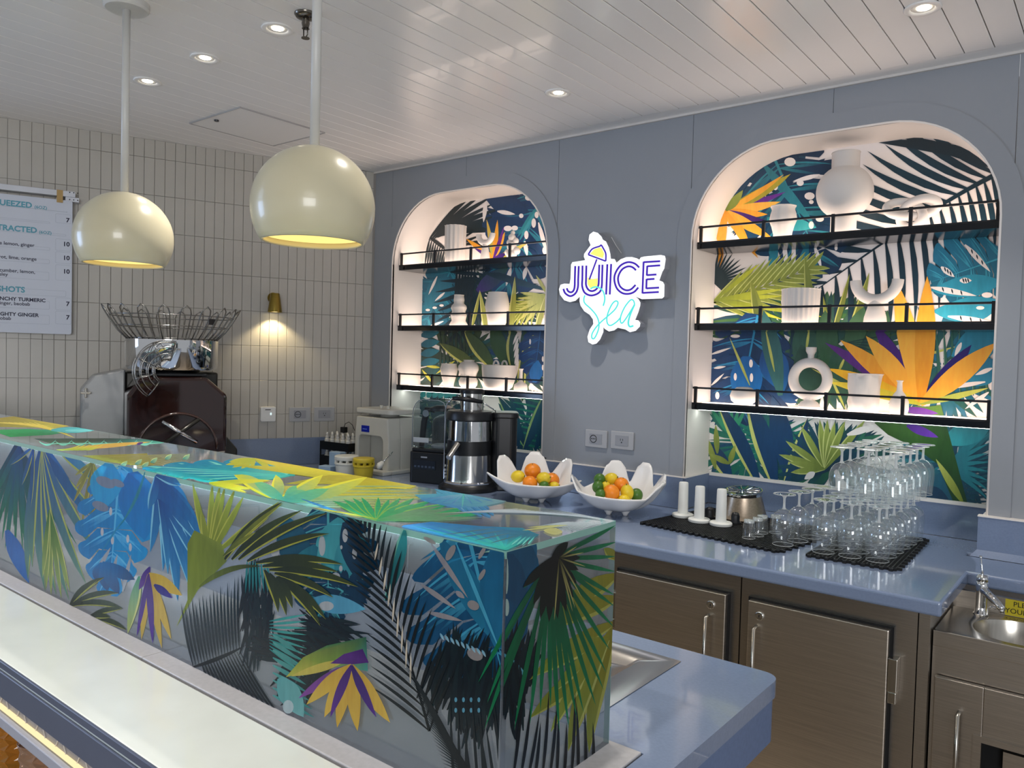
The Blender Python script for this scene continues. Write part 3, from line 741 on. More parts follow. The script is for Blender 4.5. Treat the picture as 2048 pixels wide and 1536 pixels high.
    for p, q in (((1680, 250), (1640, 330)), ((1860, 400), (1760, 440)), ((1840, 540), (1700, 640)), ((1820, 480), (1560, 520))): a.blade(p, q, 26, WHT, WHT)
    # lower panel: green palm ribs and blue stems
    for k in range(9): a.blade((600, 850), (190, 640+k*60), 17, '#1f7a66', '#1c6a60', bend=.04)
    for k in range(8): a.blade((560, 840), (820, 690+k*52), 18, '#1a6458', '#1f7a66', bend=-.03)
    for k in range(6): a.blade((330, 800), (200+k*45, 620), 26, '#2a8a6a', '#3a9a70')
    for p0, p1, w_ in (((500, 1100), (250, 600), 90), ((590, 1100), (420, 560), 120), ((660, 1030), (570, 560), 130), ((330, 1060), (190, 830), 90), ((640, 1090), (780, 690), 70)):
        a.blade(p0, p1, w_, '#15406a', '#163a5c', '#c8cc74' if w_ != 130 else None, bend=.05, peak=.5)
    for p0, p1 in (((240, 990), (200, 820)), ((250, 900), (240, 730)), ((320, 960), (355, 850)), ((320, 960), (200, 900))): a.blade(p0, p1, 34, '#7a8a3a', OL)
    # dark blue ground leaves on the right
    for k in range(13): a.blade((1850, 900+k*28), (1330-k*6, 1150+k*10), 25, '#16425a', '#1f6478', None, bend=.06)
    for k in range(9): a.blade((1600, 980), (1840, 730+k*55), 26, '#1f6a7c', '#2a8f9c', None, bend=-.05)
    a.blade((1850, 720), (1560, 840), 150, '#2a8c9c', '#37a4ac'); a.blade((1600, 1180), (1380, 1120), 130, '#123450', '#16405c')
    a.fan((900, 1000), -195, -20, 18, 320, 300, 34, '#15344a', '#1a4a5c')
    a.rays((880, 990), [(650, 825), (740, 738), (850, 700), (895, 700), (940, 712), (1000, 708), (610, 905), (668, 950), (680, 1010), (1120, 700)], 42, '#6a7a34', '#9aa850', '#c2c878')
    for p, q in (((1240, 700), (1180, 690)), ((1010, 790), (1200, 730)), ((1290, 800), (1180, 760)), ((820, 1010), (760, 1050))): a.blade(p, q, 40, WHT, WHT)
    # stem and the large bird of paradise
    a.poly([(1170, 720), (1300, 650), (1560, 615), (1600, 760), (1660, 980), (1720, 1210), (1640, 1200), (1540, 960), (1400, 860), (1250, 790)], ['#2f5424' and lin('#33591f'), lin('#4a7a2c'), lin('#5a8034'), lin('#2f5a24'), lin('#1f4a22'), lin('#17401f'), lin('#17401f'), lin('#22491f'), lin('#2c5424'), lin('#33591f')])
    a.blade((1690, 1190), (1530, 930), 44, '#7a8a30', '#b8bc5a')
    fb = (1440, 610)
    for tip, w_, c0, c1 in (((880, 250), 78, '#3a1868', '#5a2a80'), ((1160, 130), 96, '#2f1560', '#4a1f78'), ((970, 235), 100, ORD, OR), ((1120, 210), 110, OR, '#f0b040'), ((895, 400), 80, '#c8a828', '#e0b030'), ((1740, 262), 90, '#1a1458', '#2a1a70'),
                            ((1290, -120), 124, OR, '#f4b848'), ((1480, -140), 120, ORD, OR), ((1885, 250), 124, OR, '#f0b040'), ((900, 480), 60, '#a8aa30', '#d0c040'), ((1840, 515), 36, '#8a9a40', '#c8cc60')): a.blade(fb, tip, w_, c0, c1, bend=.02, peak=.5)
    a.poly([(1340, 640), (1420, 620), (1550, 640), (1540, 700), (1430, 660)], '#4f7a2c'); a.blade((1340, 640), (1545, 665), 46, PU, '#7a3aa8')
    a.blade((1360, 735), (1545, 805), 52, '#5a2a9a', '#7a3ac0')
mural(N2, 'niche_mural', 'tropical leaf mural with a large orange bird of paradise flower', draw2)

def draw1(a):
    a.k(740, 320, 4)
    a.tangle((1220, 560), 300, 330, ['#15365e', '#123054', '#1a4a66'], 60, 60)
    a.tangle((620, 1130), 260, 260, ['#1f5a72', '#23667f', '#152e38'], 50, 50); a.tangle((1000, 1150), 380, 260, ['#1f3f3a', '#15262e', '#33502f'], 70, 34)
    a.k(760, 660, 5.333)
    a.tangle((820, 330), 460, 380, ['#2c4038', '#22382f', '#3c5236', '#1f5a60'], 90, 52); a.tangle((1500, 330), 330, 400, ['#16386a', '#2c4a38', '#33502f'], 70, 60); a.tangle((1560, 980), 330, 320, ['#163a58', '#1f5a58', '#1f4f5c'], 70, 50); a.tangle((700, 960), 420, 320, ['#1f4a4c', '#163a58', '#2a6a68'], 70, 50)
    a.k(740, 320, 4)
    for k in range(9): a.blade((470+k*14, 640-k*6+(k % 2)*10), (900+k*40, 200+k*46), 30 if k % 2 else 40, '#152228', '#1a2e34', bend=-.06, peak=.5)
    a.blade((470, 610), (640, 740), 30, '#152228', '#152228')
    for k in range(11): a.blade((480+k*17, 630+k*11), (440+k*17, 860+k*12), 17, '#152228', '#1a2e34', bend=.04)
    for k in range(5): a.blade((600+k*60, 720-k*14), (860+k*40, 560+k*40), 24, '#152228', '#1a2e34', bend=-.05)
    a.monstera((1370, 300), (1060, 1100), 640, '#15365e', '#123054', '#2a7f90', 6, .14, .66)
    a.blade((940, 300), (1280, 420), 170, '#173a60', '#123054'); a.blade((900, 520), (1240, 500), 120, '#153456', '#123054')
    a.blade((1350, 370), (1180, 620), 44, '#2a8088', '#2a8088'); a.blade((1200, 640), (1330, 400), 26, '#37909a', '#37909a')
    for c, rx, ry in (((1270, 302), 28, 24), ((1212, 447), 18, 18), ((1335, 440), 16, 26), ((1312, 505), 18, 38), ((1253, 600), 17, 34), ((1105, 548), 34, 22), ((1160, 545), 26, 20)): a.oval(c, rx, ry, WHT)
    for p, q in (((1350, 500), (1420, 760)), ((1020, 410), (1165, 435)), ((930, 330), (910, 500)), ((1240, 650), (1260, 770)), ((1130, 860), (1090, 1010)), ((1250, 860), (1230, 960)), ((1390, 700), (1410, 770))): a.blade(p, q, 34, WHT, WHT)
    b = (985, 800)
    for tip, w_, c0, c1 in (((935, 475), 36, OL, '#d8b04a'), ((1022, 478), 40, ORD, OR), ((1082, 575), 44, OR, OR), ((770, 630), 46, ORD, OR), ((830, 700), 30, PU, PU), ((1075, 530), 30, PU, '#6a2a86'), ((1275, 655), 40, '#b8a83a', '#d8c860'), ((1180, 720), 40, OL, '#c8b850'),
                            ((1100, 740), 40, PU, '#2a1a5a'), ((880, 690), 44, ORD, OR)): a.blade(b, tip, w_, c0, c1, bend=.03)
    # second row
    a.monstera((640, 900), (430, 1340), 420, '#23667f', '#1f5a72', '#2f8aa0', 5, .12, .7)
    a.blade((640, 950), (440, 1180), 190, '#236880', '#2a7a92')
    for k in range(3): a.oval((465+k*55, 1200-k*18), 18, 10, WHT)
    for p, q in (((540, 930), (470, 1080)), ((600, 1060), (520, 1130)), ((590, 1290), (440, 1350))): a.blade(p, q, 20, WHT, WHT)
    a.frond((960, 880), (800, 960), (700, 1380), 10, 330, 50, 34, DK, DK, None, (1, -1), bend=.05)
    for k in range(7): a.blade((700+k*24, 860), (680+k*20, 1200), 22, '#15262e', '#15262e')
    a.blade((860, 1050), (1110, 860), 120, '#3a2a6a', '#1f4a3a')
    for k in range(9): a.blade((900+k*16, 900), (1200+k*40, 1010+k*8), 16, DK, '#1f3f4a')
    a.frond((1440, 1060), (1300, 1180), (1150, 1240), 9, 230, 40, 26, '#7a8434', OL, '#c8cc80', (1, -1))
    a.rays((1430, 1090), [(1180, 1110), (1180, 1160), (1180, 1210), (1180, 1290), (1200, 1060), (1220, 1330), (1330, 920)], 26, OL, '#c2c070', None)
    for p0, p1, w_ in (((1120, 1400), (1162, 930), 54), ((930, 1380), (880, 1040), 44), ((820, 1330), (880, 1050), 30), ((1320, 1400), (1415, 1060), 44)): a.blade(p0, p1, w_, '#7a8440', '#a8aa58', '#d0cf86', bend=.02, peak=.3)
    # third row and base
    a.k(760, 660, 5.333)
    for k in range(8): a.blade((640+k*36, 560), (640+k*46, -20), 26, '#2c4038', '#22382f', bend=.03)
    for k in range(4): a.blade((440, 60+k*100), (640, 20+k*100), 90, '#1f5a70', '#2a7a8c')
    for p0, p1, w_, c in (((1060, 420), (640, 140), 120, '#4a5a34'), ((1220, 420), (900, 0), 150, '#3c5236'), ((1330, 360), (1200, -60), 170, '#33502f'), ((1420, 420), (1420, -40), 150, '#2c4a38'), ((1560, 620), (1680, -40), 140, '#3c5a4a'), ((1480, 560), (1580, 100), 90, '#2f4a44')):
        a.blade(p0, p1, w_, c, c, '#b8b866' if w_ < 160 else None, bend=.02, peak=.5)
    a.monstera((1720, -20), (1640, 560), 420, '#16386a', '#123058', '#1f5a94', 5, .1, .6); a.blade((1650, 560), (1690, 320), 140, '#1a5a9a', '#1f6aac')
    for c in ((1740, 310), (1740, 400), (1605, 125)): a.oval(c, 10, 30, WHT)
    for k in range(6): a.blade((1480, 20+k*60), (1420+k*6, 160+k*70), 26, WHT, WHT)
    for p0, p1 in (((640, 400), (490, 385)), ((560, 560), (450, 420)), ((800, 330), (600, 470))): a.blade(p0, p1, 30, '#a8a83a', '#d0cc50')
    for k in range(6): a.blade((450+k*60, 720), (480+k*70, 650), 60, '#2a8a90', '#37a4a0')
    # bottom panel
    for k in range(9): a.blade((1800, 800+k*60), (1360, 700+k*62), 22, '#1f6a58', '#1f7a66', bend=.05)
    for p0, p1, w_ in (((1560, 1260), (1260, 700), 110), ((1540, 1270), (1780, 640), 120), ((1480, 1250), (1400, 730), 90), ((1660, 1280), (1800, 850), 90), ((760, 1250), (500, 760), 160), ((640, 1250), (820, 760), 120), ((980, 1250), (760, 730), 120)):
        a.blade(p0, p1, w_, '#163a58', '#1f4f5c', '#8aa86a' if w_ > 100 else None, bend=.05, peak=.5)
    for k in range(10): a.blade((430, 1200-k*48), (860, 1150-k*40), 24, '#2a5a5c', '#1f4a4c')
mural(N1, 'niche_mural', 'tropical leaf mural behind the shelves of the niche by the tiled wall', draw1)

# ------------------------------------------------------------------ leaf printed glass screen on the bar
GT = .010
m_glass = thin_glass('screen_glass', '#c8ced2', 1.0, .24, '#c0c6d0', .05)
m_gedge = mat('glass_edge_green', '#6f9c92', .1, var=.05, coat=.5)
m_film = print_mat('glass_print', .5, .25)
scr = thing('glass_screen', 'boxed glass bar screen printed with tropical leaves', 'screen', (0, 0, 0))
XL = X0+.02
f_ = MB().box(XL, BX-.0005, BF, BF+GT, LZ, BT-GT-.0005).build('front_pane', m_glass, scr)
t_ = MB().box(XL, BX, BF, BR, BT-GT, BT).build('top_pane', m_glass, scr)
e_ = MB().box(BX-GT, BX, BF+GT+.0005, BR, LZ, BT-GT-.0005).build('end_pane', m_glass, scr)
ed = MB()
ed.box(BX-.0002, BX+.0006, BF, BR, BT-GT, BT); ed.box(XL, BX, BR-.0002, BR+.0006, BT-GT, BT); ed.box(BX-GT, BX, BR-.0002, BR+.0006, LZ, BT-GT)
ed.box(XL, BX, BF-.0006, BF+.0002, BT-GT, BT)
ed.build('polished_edges', m_gedge, scr)
MB().box(XL+.2, BX-.02, BF+GT+.001, BF+GT+.009, BT-GT-.004, BT-GT-.001).build('led_strip', emis('screen_led', '#dffcf4', 15.0), scr)
q = lambda *P: [proj(p) for p in P]
def draw_front(a):
    A = lambda: a.k(0, 780, 2.926); C_ = lambda: a.k(350, 900, 2.926); D = lambda: a.k(800, 1000, 2.866); B = lambda: a.k(0, 1136, 3.841)
    A(); a.wk = .74
    a.fan((100, 300), 60, 118, 16, 700, 560, 26, '#0f2f66', '#1f7a52', None)
    a.rays((120, 310), [(30, 930), (80, 800), (140, 880), (-30, 620), (0, 760)], 40, '#0d3f8c', '#1b7a54')
    a.blade((40, 820), (170, 1130), 90, '#1a62b4', '#2a74c4')
    a.rays((240, 330), [(655, 822), (588, 972), (505, 1135), (405, 1230), (330, 1200), (265, 1180), (165, 1120), (190, 1040)], 74, '#0f4f9c', '#5f8f78', '#b0bc6a', bend=.07)
    a.rays((200, 330), [(128, 560), (60, 440), (180, 690)], 34, '#0d3f86', '#2a6a9a', '#b8c060')
    a.blade((350, 360), (595, 575), 62, '#124f94', '#4a8a86', '#b4bc5c', bend=-.08); a.blade((270, 335), (520, 740), 60, '#0f4a90', '#2a70a0', bend=.05)
    a.rays((290, 700), [(300, 1200), (360, 1220), (410, 1180), (270, 1170), (250, 1100)], 42, '#33733a', '#98ac58', '#c8cc7a')
    a.rays((545, 420), [(440, 500), (440, 580), (430, 660), (500, 700), (620, 620), (480, 780), (550, 830)], 30, '#7a7c34', '#9a9444', '#c0b860')
    a.monstera((700, 480), (640, 1190), 470, '#1684c8', '#1a96d8', '#5cc0ea', 6, .13, .55)
    a.blade((780, 480), (850, 880), 230, '#1174be', '#1488cc'); a.blade((640, 430), (600, 700), 190, '#1f9cd4', '#2aa8dc')
    for p, w_ in (((620, 540), 60), ((590, 680), 52), ((690, 545), 42)): a.oval(p, w_, w_*.5, '#7f8ea6', .4)
    for p in ((660, 880), (750, 870), (765, 920), (600, 830), (650, 710)): a.oval(p, 9, 24, '#c8c8ce')
    for p0, p1 in (((570, 1060), (650, 920)), ((640, 1150), (690, 960)), ((720, 1180), (770, 960))): a.blade(p0, p1, 26, '#a8b0ba', '#a8b0ba')
    a.rays((600, 1010), [(560, 1115), (630, 1175), (700, 1195), (790, 1110)], 96, '#127ac0', '#0f4f86')
    a.blade((850, 480), (700, 800), 18, '#2a8fa4', '#2a8fa4', bend=-.1); a.blade((720, 760), (560, 1000), 12, '#2a9cc4', '#1f86c0')
    for sd in ([(1100, 650), (1172, 803), (1228, 962), (1187, 1066), (1122, 1172), (1042, 1236), (955, 1060)], [(880, 950), (870, 700), (1060, 560)]):
        a.rays((915, 500), sd, 74, '#0f4c9a', '#2a86c0', '#86cfe8', bend=-.09)
    a.rays((930, 640), [(1225, 960), (1180, 1062), (1118, 1170), (1040, 1230), (985, 1080)], 56, '#0f4c9a', '#3a94c8', '#86cfe8', bend=-.05)
    # olive plant with arching frond
    a.rays((1225, 985), [(1130, 545), (1245, 545), (1290, 550), (1320, 560), (1380, 570), (1430, 620), (1180, 700), (1640, 650)], 54, '#7a8a2c', '#98a440', '#b8bc54')
    a.poly([(1035, 1385), (1100, 1230), (1100, 900), (1140, 820), (1300, 900), (1330, 1000), (1250, 1080), (1160, 1170)], ['#x' and lin('#8a9a34'), lin('#7f9030'), lin('#7a8a30'), lin('#7f8f34'), lin('#80903a'), lin('#6a7a30'), lin('#6f8030'), lin('#7f9030')])
    a.rays((410, 1265), [(615, 1095), (575, 1112), (700, 1188), (720, 1278)], 52, '#22301f', '#3a4a26', '#a8ac54', bend=-.18)
    a.rays((520, 1330), [(745, 1405), (720, 1280), (650, 1330)], 46, '#22301f', '#3a4a26', '#a8ac54', bend=-.15)
    fb = (872, 1075)
    a.blade((820, 1090), (750, 1425), 60, '#4fa08a', '#b8c474', '#d8dc98'); a.blade((880, 1035), (815, 1170), 42, '#3a2a80', '#6a3aa0')
    for tip, w_, c0, c1 in (((1068, 1202), 74, '#c8a83c', '#d8b850'), ((830, 1462), 48, '#c0a23a', '#d4b85a'), ((1005, 1460), 52, '#c8a83c', '#d8bc5a'), ((950, 1512), 48, '#c0a03a', '#d4b85a'), ((803, 1445), 30, '#4a2a86', '#5a34a0'), ((897, 1485), 40, '#4a2a86', '#5a34a0')): a.blade(fb, tip, w_, c0, c1)
    a.blade((905, 1138), (1012, 1218), 44, '#2a2a86', '#3a2a94')
    # right half
    C_()
    a.monstera((900, 360), (900, 1000), 620, '#0f3f5e', '#0d3650', '#4aa4ac', 6, .15, .6)
    a.blade((650, 400), (760, 760), 190, '#1a5670', '#124860'); a.blade((980, 400), (860, 760), 200, '#3a94a0', '#4aa4ac'); a.blade((1060, 470), (960, 800), 150, '#3f98a4', '#2a7c8c')
    a.blade((1000, 420), (1090, 780), 130, '#123a56', '#0d3048'); a.blade((830, 560), (640, 820), 120, '#1f6a80', '#2a8c94')
    a.tangle((980, 830), 160, 120, ['#0c2f4a', '#0e3a56'], 30, 44); a.blade((800, 880), (1120, 930), 110, '#4a92b4', '#5aa4c4')
    for p, rx, ry in (((865, 560), 20, 60), ((1000, 500), 16, 40), ((1055, 605), 14, 34), ((850, 680), 12, 28), ((945, 740), 26, 24), ((975, 692), 10, 18), ((890, 912), 44, 28), ((978, 568), 7, 12), ((590, 590), 26, 36), ((780, 970), 18, 24)): a.oval(p, rx, ry, '#aab0b4')
    # black palm low left, with long upright leaflets
    for k in range(17): a.blade((110+k*17, 1262-k*6), (40+k*21, 890-k*8+random.uniform(-30, 30)), 15, '#10202a', '#14262e', None, bend=-.03)
    for k in range(15): a.blade((160+k*16, 1245-k*5), (240+k*32, 1420+k*16), 13, '#0e1a20', '#13242a', bend=.06)
    a.blade((90, 1275), (420, 1140), 24, '#0c161b', '#0c161b', bend=.06)
    a.thicket((480, 950), 90, 230, ['#0c1820', '#10202a', '#14282e'], 60, 20, -84, 14, 330); a.thicket((650, 1150), 150, 90, ['#0c1820', '#10202a', '#14282e'], 40, 20, 12, 22, 260); a.thicket((760, 1260), 140, 150, ['#0c1820', '#10202a', '#14282e'], 60, 22, -60, 30, 260); a.thicket((900, 1080), 140, 100, ['#0c1820', '#10202a', '#14282e'], 46, 22, 20, 25, 260)
    for k in range(10): a.blade((560, 1000+k*18), (780, 960+k*40), 15, '#2a8c8c', '#4aa49c')
    for k in range(8): a.blade((430+k*16, 650), (420+k*22, 840), 13, '#2a8c90', '#1f6a74')
    for k in range(9): a.blade((580, 1080+k*44), (730+k*12, 1180+k*48), 26, '#4fa09c', '#3a8484')
    a.blade((620, 1330), (760, 1560), 130, '#5aa4a8', '#7ab8b8'); a.oval((670, 1500), 32, 40, '#b8ccd0')
    # arching yellow edged frond over it
    T_ = [(640, 300), (755, 350), (905, 366), (912, 487), (992, 668), (965, 712), (1082, 800), (935, 862), (892, 990), (860, 1030), (695, 925), (660, 968), (612, 950)]
    B_ = [(300, 640), (340, 640), (380, 640), (430, 650), (480, 660), (520, 680), (560, 700), (590, 720), (610, 740), (620, 750), (600, 740), (560, 720), (530, 700)]
    for b_, t_ in zip(B_, T_): a.blade(b_, t_, 52, '#232f20', '#3a4626', '#a6a842', bend=-.12, n=9)
    a.blade((150, 800), (520, 680), 34, '#6a7a2c', '#2a3420', bend=-.22)
    a.rays((290, 620), [(520, 420), (560, 390), (640, 310), (480, 480)], 40, '#4a5a26', '#848c36', '#b4b44a', bend=-.06)
    # teal blade and large black palm
    a.blade((1240, 880), (1355, 440), 76, '#164c54', '#2a7c80', '#78bcaa', bend=.05, peak=.6)
    D()
    a.monstera((400, 200), (640, 1180), 980, '#104a70', '#0e3f60', '#3f9cbc', 6, .16, .68)
    a.blade((250, 240), (600, 860), 150, '#1a6488', '#1f7698'); a.blade((560, 260), (560, 860), 190, '#165a80', '#1f7098')
    a.thicket((350, 960), 190, 150, ['#0c1820', '#10202a', '#14282e'], 70, 28, -78, 16, 300); a.thicket((480, 1120), 170, 160, ['#0c1820', '#10202a', '#14282e'], 80, 28, -86, 12, 320)
    for p, rx, ry in (((430, 600), 36, 26), ((480, 425), 13, 36), ((440, 880), 48, 34), ((180, 230), 40, 12), ((480, 300), 12, 40), ((300, 300), 20, 50)): a.oval(p, rx, ry, '#8e8a8a', .5)
    for p0, p1 in (((190, 250), (400, 560)), ((170, 640), (370, 690)), ((130, 480), (330, 620)), ((330, 520), (380, 560))): a.blade(p0, p1, 30, '#8a8a92', '#9a9494')
    a.blade((330, 240), (590, 880), 22, '#3f9cbc', '#4fa8c4'); a.blade((580, 860), (740, 1030), 30, '#3f94b4', '#5ab0c8')
    for k in range(9): a.blade((240+k*30, 760+k*12), (262+k*30, 800+k*12), 14, '#6fa8c0', '#9ac0d0')
    for k in range(8): a.oval((330+(k % 4)*44, 1140+(k//4)*60), 8, 14, '#5a9ab4')
    C_()
    a.frond((1500, 1640), (1300, 900), (1080, 380), 21, 430, 38, 26, '#0e161b', '#141f24', None, (1, -1), bend=.05, t0=.0, prof=lambda t: 1.0-.55*t)
    for k in range(9): a.blade((1180+k*26, 640+k*90), (1200+k*24, 540+k*80), 11, '#c8bca8', '#d8cdbb')
    # second bird of paradise
    a.poly([(660, 1325), (760, 1210), (900, 1140), (1130, 1090), (1140, 1290), (930, 1260), (800, 1290)], [lin('#b8b84a'), lin('#8a9a3c'), lin('#3f7a4c'), lin('#2a5a48'), lin('#3f8a84'), lin('#7a9a3c'), lin('#b4b04a')])
    a.blade((1000, 1230), (690, 1320), 50, '#c0b050', '#c8bc58'); a.poly([(920, 1245), (1000, 1190), (1110, 1160), (1145, 1240), (1050, 1250)], [lin('#5a2a84'), lin('#5a2a84'), lin('#3f1a68'), lin('#4a2074'), lin('#4a2074')])
    fb = (1045, 1255)
    for tip, w_, c0, c1 in (((735, 1448), 66, '#4a2678', '#8a4aa0'), ((780, 1486), 80, '#c8a43a', '#d8b84e'), ((885, 1560), 84, '#c4a038', '#d8b650'), ((960, 1620), 80, '#c8a43a', '#d4b04a'), ((1080, 1640), 84, '#c09c38', '#d0ac48'), ((1270, 1590), 86, '#c09a38', '#d0ac4a'), ((920, 1560), 52, '#3f1a70', '#5a2a90'), ((1190, 1560), 50, '#33186a', '#4a2484')): a.blade(fb, tip, w_, c0, c1, bend=.03)
    D()
    for k in range(20): a.blade((330+k*34, 1720), (300+k*26+(k % 3)*20, 1130+(k % 4)*50), 17, '#111a20', '#141f26', bend=.02*(k-8)/8)
    for k in range(26): a.blade((430+k*4, 1640), (20+k*10, 900+k*26), 10, '#10181e', '#151f25', bend=.05)
    fan_palm(a)
def fan_palm(a):
    a.k(800, 1000, 2.866); c = (868, 330)
    T_ = [(460, 1040), (510, 1160), (495, 1310), (650, 1320), (560, 830), (705, 505), (860, 1190), (965, 1310), (1050, 1220), (1120, 1180), (1165, 1090), (1180, 990), (1200, 860), (1225, 730), (1228, 610), (1228, 545), (1232, 410), (1235, 322), (1236, 240), (1232, 145), (1010, 1250), (800, 1210), (740, 1290), (910, 1330)]
    for t_ in T_:
        m = (c[0]+(t_[0]-c[0])*.45, c[1]+(t_[1]-c[1])*.45)
        a.blade(c, t_, 27, '#062a1e', '#0f8050', None, bend=.02, n=9, peak=.6)
    a.rays(c, [(760, 600), (800, 680), (850, 700), (900, 680), (950, 640), (990, 560), (1010, 480), (700, 500), (1020, 400), (1030, 330), (960, 240)], 52, '#04080a', '#0a1a14')
    for t_ in ((1010, 265), (1050, 300), (1060, 380), (1040, 560), (1000, 620), (985, 640), (880, 690)): a.blade((c[0]+40, c[1]), t_, 9, '#1a2010', '#d0c87a')
def draw_end(a):
    a.k(800, 1000, 2.866)
    a.blade((590, 290), (760, 420), 330, '#1c6a94', '#1f5f84'); a.oval((690, 420), 110, 190, '#175478'); a.oval((620, 620), 120, 320, '#134a6e')
    a.thicket((690, 900), 120, 110, ['#0c1820', '#10202a', '#14282e'], 40, 26, -70, 20, 260); a.blade((590, 880), (740, 1030), 34, '#4fa4bc', '#6ab8cc'); a.thicket((640, 1120), 80, 150, ['#0c1820', '#10202a', '#14282e'], 36, 26, -86, 12, 300)
    for p, rx, ry in (((606, 430), 12, 110), ((608, 615), 14, 50)): a.oval(p, rx, ry, '#a9c4bc')
    for p0, p1, w_ in (((1240, 430), (880, 690), 120), ((1240, 560), (880, 730), 110), ((1235, 700), (740, 1030), 90), ((1240, 900), (740, 1250), 120), ((1235, 720), (960, 1440), 120), ((1215, 800), (1080, 1450), 90), ((1232, 340), (1165, 275), 60)):
        a.blade(p0, p1, w_, '#8a8428', '#7f8a34', '#b4b45a', bend=.08)
    a.rays((1190, 800), [(860, 860), (760, 1010), (880, 1100), (860, 1330), (1000, 1330)], 70, '#8a8c30', '#8a9a3c', '#bcc06a', bend=.06)
    for k in range(12): a.blade((640+k*42, 1620), (700+k*34+(k % 3)*14, 1090+(k % 4)*60), 19, '#11181d', '#161f26', bend=.02)
    fan_palm(a)
def draw_top(a):
    A = lambda: a.k(0, 780, 2.926); C_ = lambda: a.k(350, 900, 2.926); E_ = lambda: a.k(600, 740, 4)
    A()
    a.poly([(-60, 170), (120, 150), (440, 205), (330, 222), (-60, 215)], [lin('#b0a040'), lin('#a89a48'), lin('#c8b44a'), lin('#a0a048'), lin('#98903c')])
    a.poly([(-60, 235), (160, 228), (430, 240), (300, 262), (60, 275)], [lin('#2fa05a'), lin('#2a9a60'), lin('#3f9a84'), lin('#2f8a5a'), lin('#2a9c54')])
    for k in range(9): a.blade((-40+k*30, 190), (330+k*14, 210+k*9), 7, '#d8c860', '#c8c058')
    a.blade((300, 235), (560, 235), 34, '#4fa8b4', '#5ab8c4'); a.oval((460, 238), 80, 8, '#6fc4cc')
    a.poly([(200, 285), (640, 283), (940, 292), (960, 308), (700, 318), (330, 322)], [lin('#3a5a50'), lin('#1f2f2f'), lin('#3f7a70'), lin('#4fa898'), lin('#4a7a70'), lin('#5a6a50')])
    for k in range(7): a.blade((230+k*95, 302), (330+k*95, 290), 9, '#86dcc8', '#6fd0c0', bend=.5); a.blade((260+k*90, 318), (420+k*90, 310), 5, '#9ae4d4', '#6fc4b8')
    a.blade((420, 345), (885, 304), 24, '#d8b060', '#ecc058'); a.blade((800, 318), (840, 308), 14, '#5a3a8a', '#4a2a7a')
    for k in range(6): a.blade((330+k*30, 350), (480+k*26, 318), 9, '#a8c04a', '#e4dc50', bend=.15)
    a.poly([(480, 385), (860, 372), (900, 440), (780, 440), (620, 420)], [lin('#8a8a3a'), lin('#a09a44'), lin('#8f8f40'), lin('#98983c'), lin('#8a8c3c')])
    for k in range(9): a.blade((640+k*20, 392+k*8), (1150, 372+k*5), 5, '#b0a854', '#7a8a80')
    for x, y in ((745, 415), (830, 405), (870, 420), (920, 395), (1005, 375), (1110, 375)): a.blade((x-40, y+28), (x, y), 26, '#3a9a98', '#b8dcb0', '#d8e8a0', bend=.2)
    a.monstera((1680, 480), (850, 470), 140, '#1f94c0', '#22b4b8', '#7fe0d8', 5, .1, .5)
    a.poly([(860, 470), (1100, 430), (1560, 455), (1700, 505), (1500, 540), (1120, 520)], [lin('#22b0c8'), lin('#1a8fc0'), lin('#2fb4c4'), lin('#38c4c4'), lin('#2fc4bc'), lin('#2abccc')])
    for k in range(10): a.blade((1640, 500), (900+k*40, 450+k*9), 11, '#2fd0d0', '#1583c0' if k % 2 else '#7fe4e0')
    a.rays((1490, 405), [(1320, 440), (1360, 455), (1410, 462), (1470, 455), (1340, 420), (1580, 455), (1640, 440)], 26, '#a8b83c', '#c8c848')
    for k in range(14): a.blade((1480+k*10, 400), (1720+k*40, 480+k*4), 8, '#c4bc40', '#d8cc4a')
    C_()
    for k in range(16): a.blade((330+k*20, 90+k*3), (1000+k*30, 120+k*8), 8, '#b8b83c', '#dcd648')
    a.poly([(900, 150), (1200, 150), (1440, 205), (1350, 232), (900, 200), (640, 200)], [lin('#b4ac3c'), lin('#d0c43c'), lin('#e4dc3c'), lin('#d8d440'), lin('#c4c03c'), lin('#b0b040')])
    for k in range(9): a.blade((560, 215+k*10), (1430+k*20, 215+k*9), 9, '#e0dc50', '#d8d84a' if k % 2 else '#8ac0a0')
    for k in range(6): a.blade((640, 285+k*8), (1500-k*40, 270+k*15), 8, '#5ac8d4', '#e4e458')
    a.rays((600, 300), [(345, 148), (590, 148), (866, 148), (1132, 158)], 74, '#36b4b4', '#e8e63a', '#f0ee4c', bend=.10)
    a.rays((640, 300), [(460, 190), (710, 210), (760, 240), (900, 230)], 60, '#3ac0bc', '#7fcf9a', bend=.05)
    a.rays((200, 195), [(450, 230), (420, 250), (560, 180), (380, 215)], 26, '#c8d840', '#e8e24a')
    g = (1180, 415)
    a.rays(g, [(920, 300), (985, 292), (1040, 285), (1090, 280), (1190, 280), (1255, 290), (1320, 283), (1400, 285), (1500, 300), (1620, 315), (1750, 340), (1850, 370), (1400, 320), (1300, 330)], 38, '#3fc07a', '#2fb47c', '#8fd068')
    a.rays(g, [(1560, 330), (1720, 370), (1800, 400), (1640, 345)], 26, '#5fc080', '#7f9c8a')
    a.blade((740, 290), (1060, 405), 14, '#2f8ad0', '#3aa0d8'); a.blade((800, 340), (1200, 410), 10, '#e0dc50', '#d0d860')
    a.monstera((1700, 250), (1650, 345), 420, '#5ab4dc', '#4a9cd4', '#90d8e8', 5, .1, .6); a.poly([(1400, 265), (1680, 255), (1960, 300), (1800, 335), (1640, 345), (1460, 305)], [lin('#5fb8dc'), lin('#5fc0d8'), lin('#8fb4c0'), lin('#6ab8cc'), lin('#4a9cdc'), lin('#4aa0d8')])
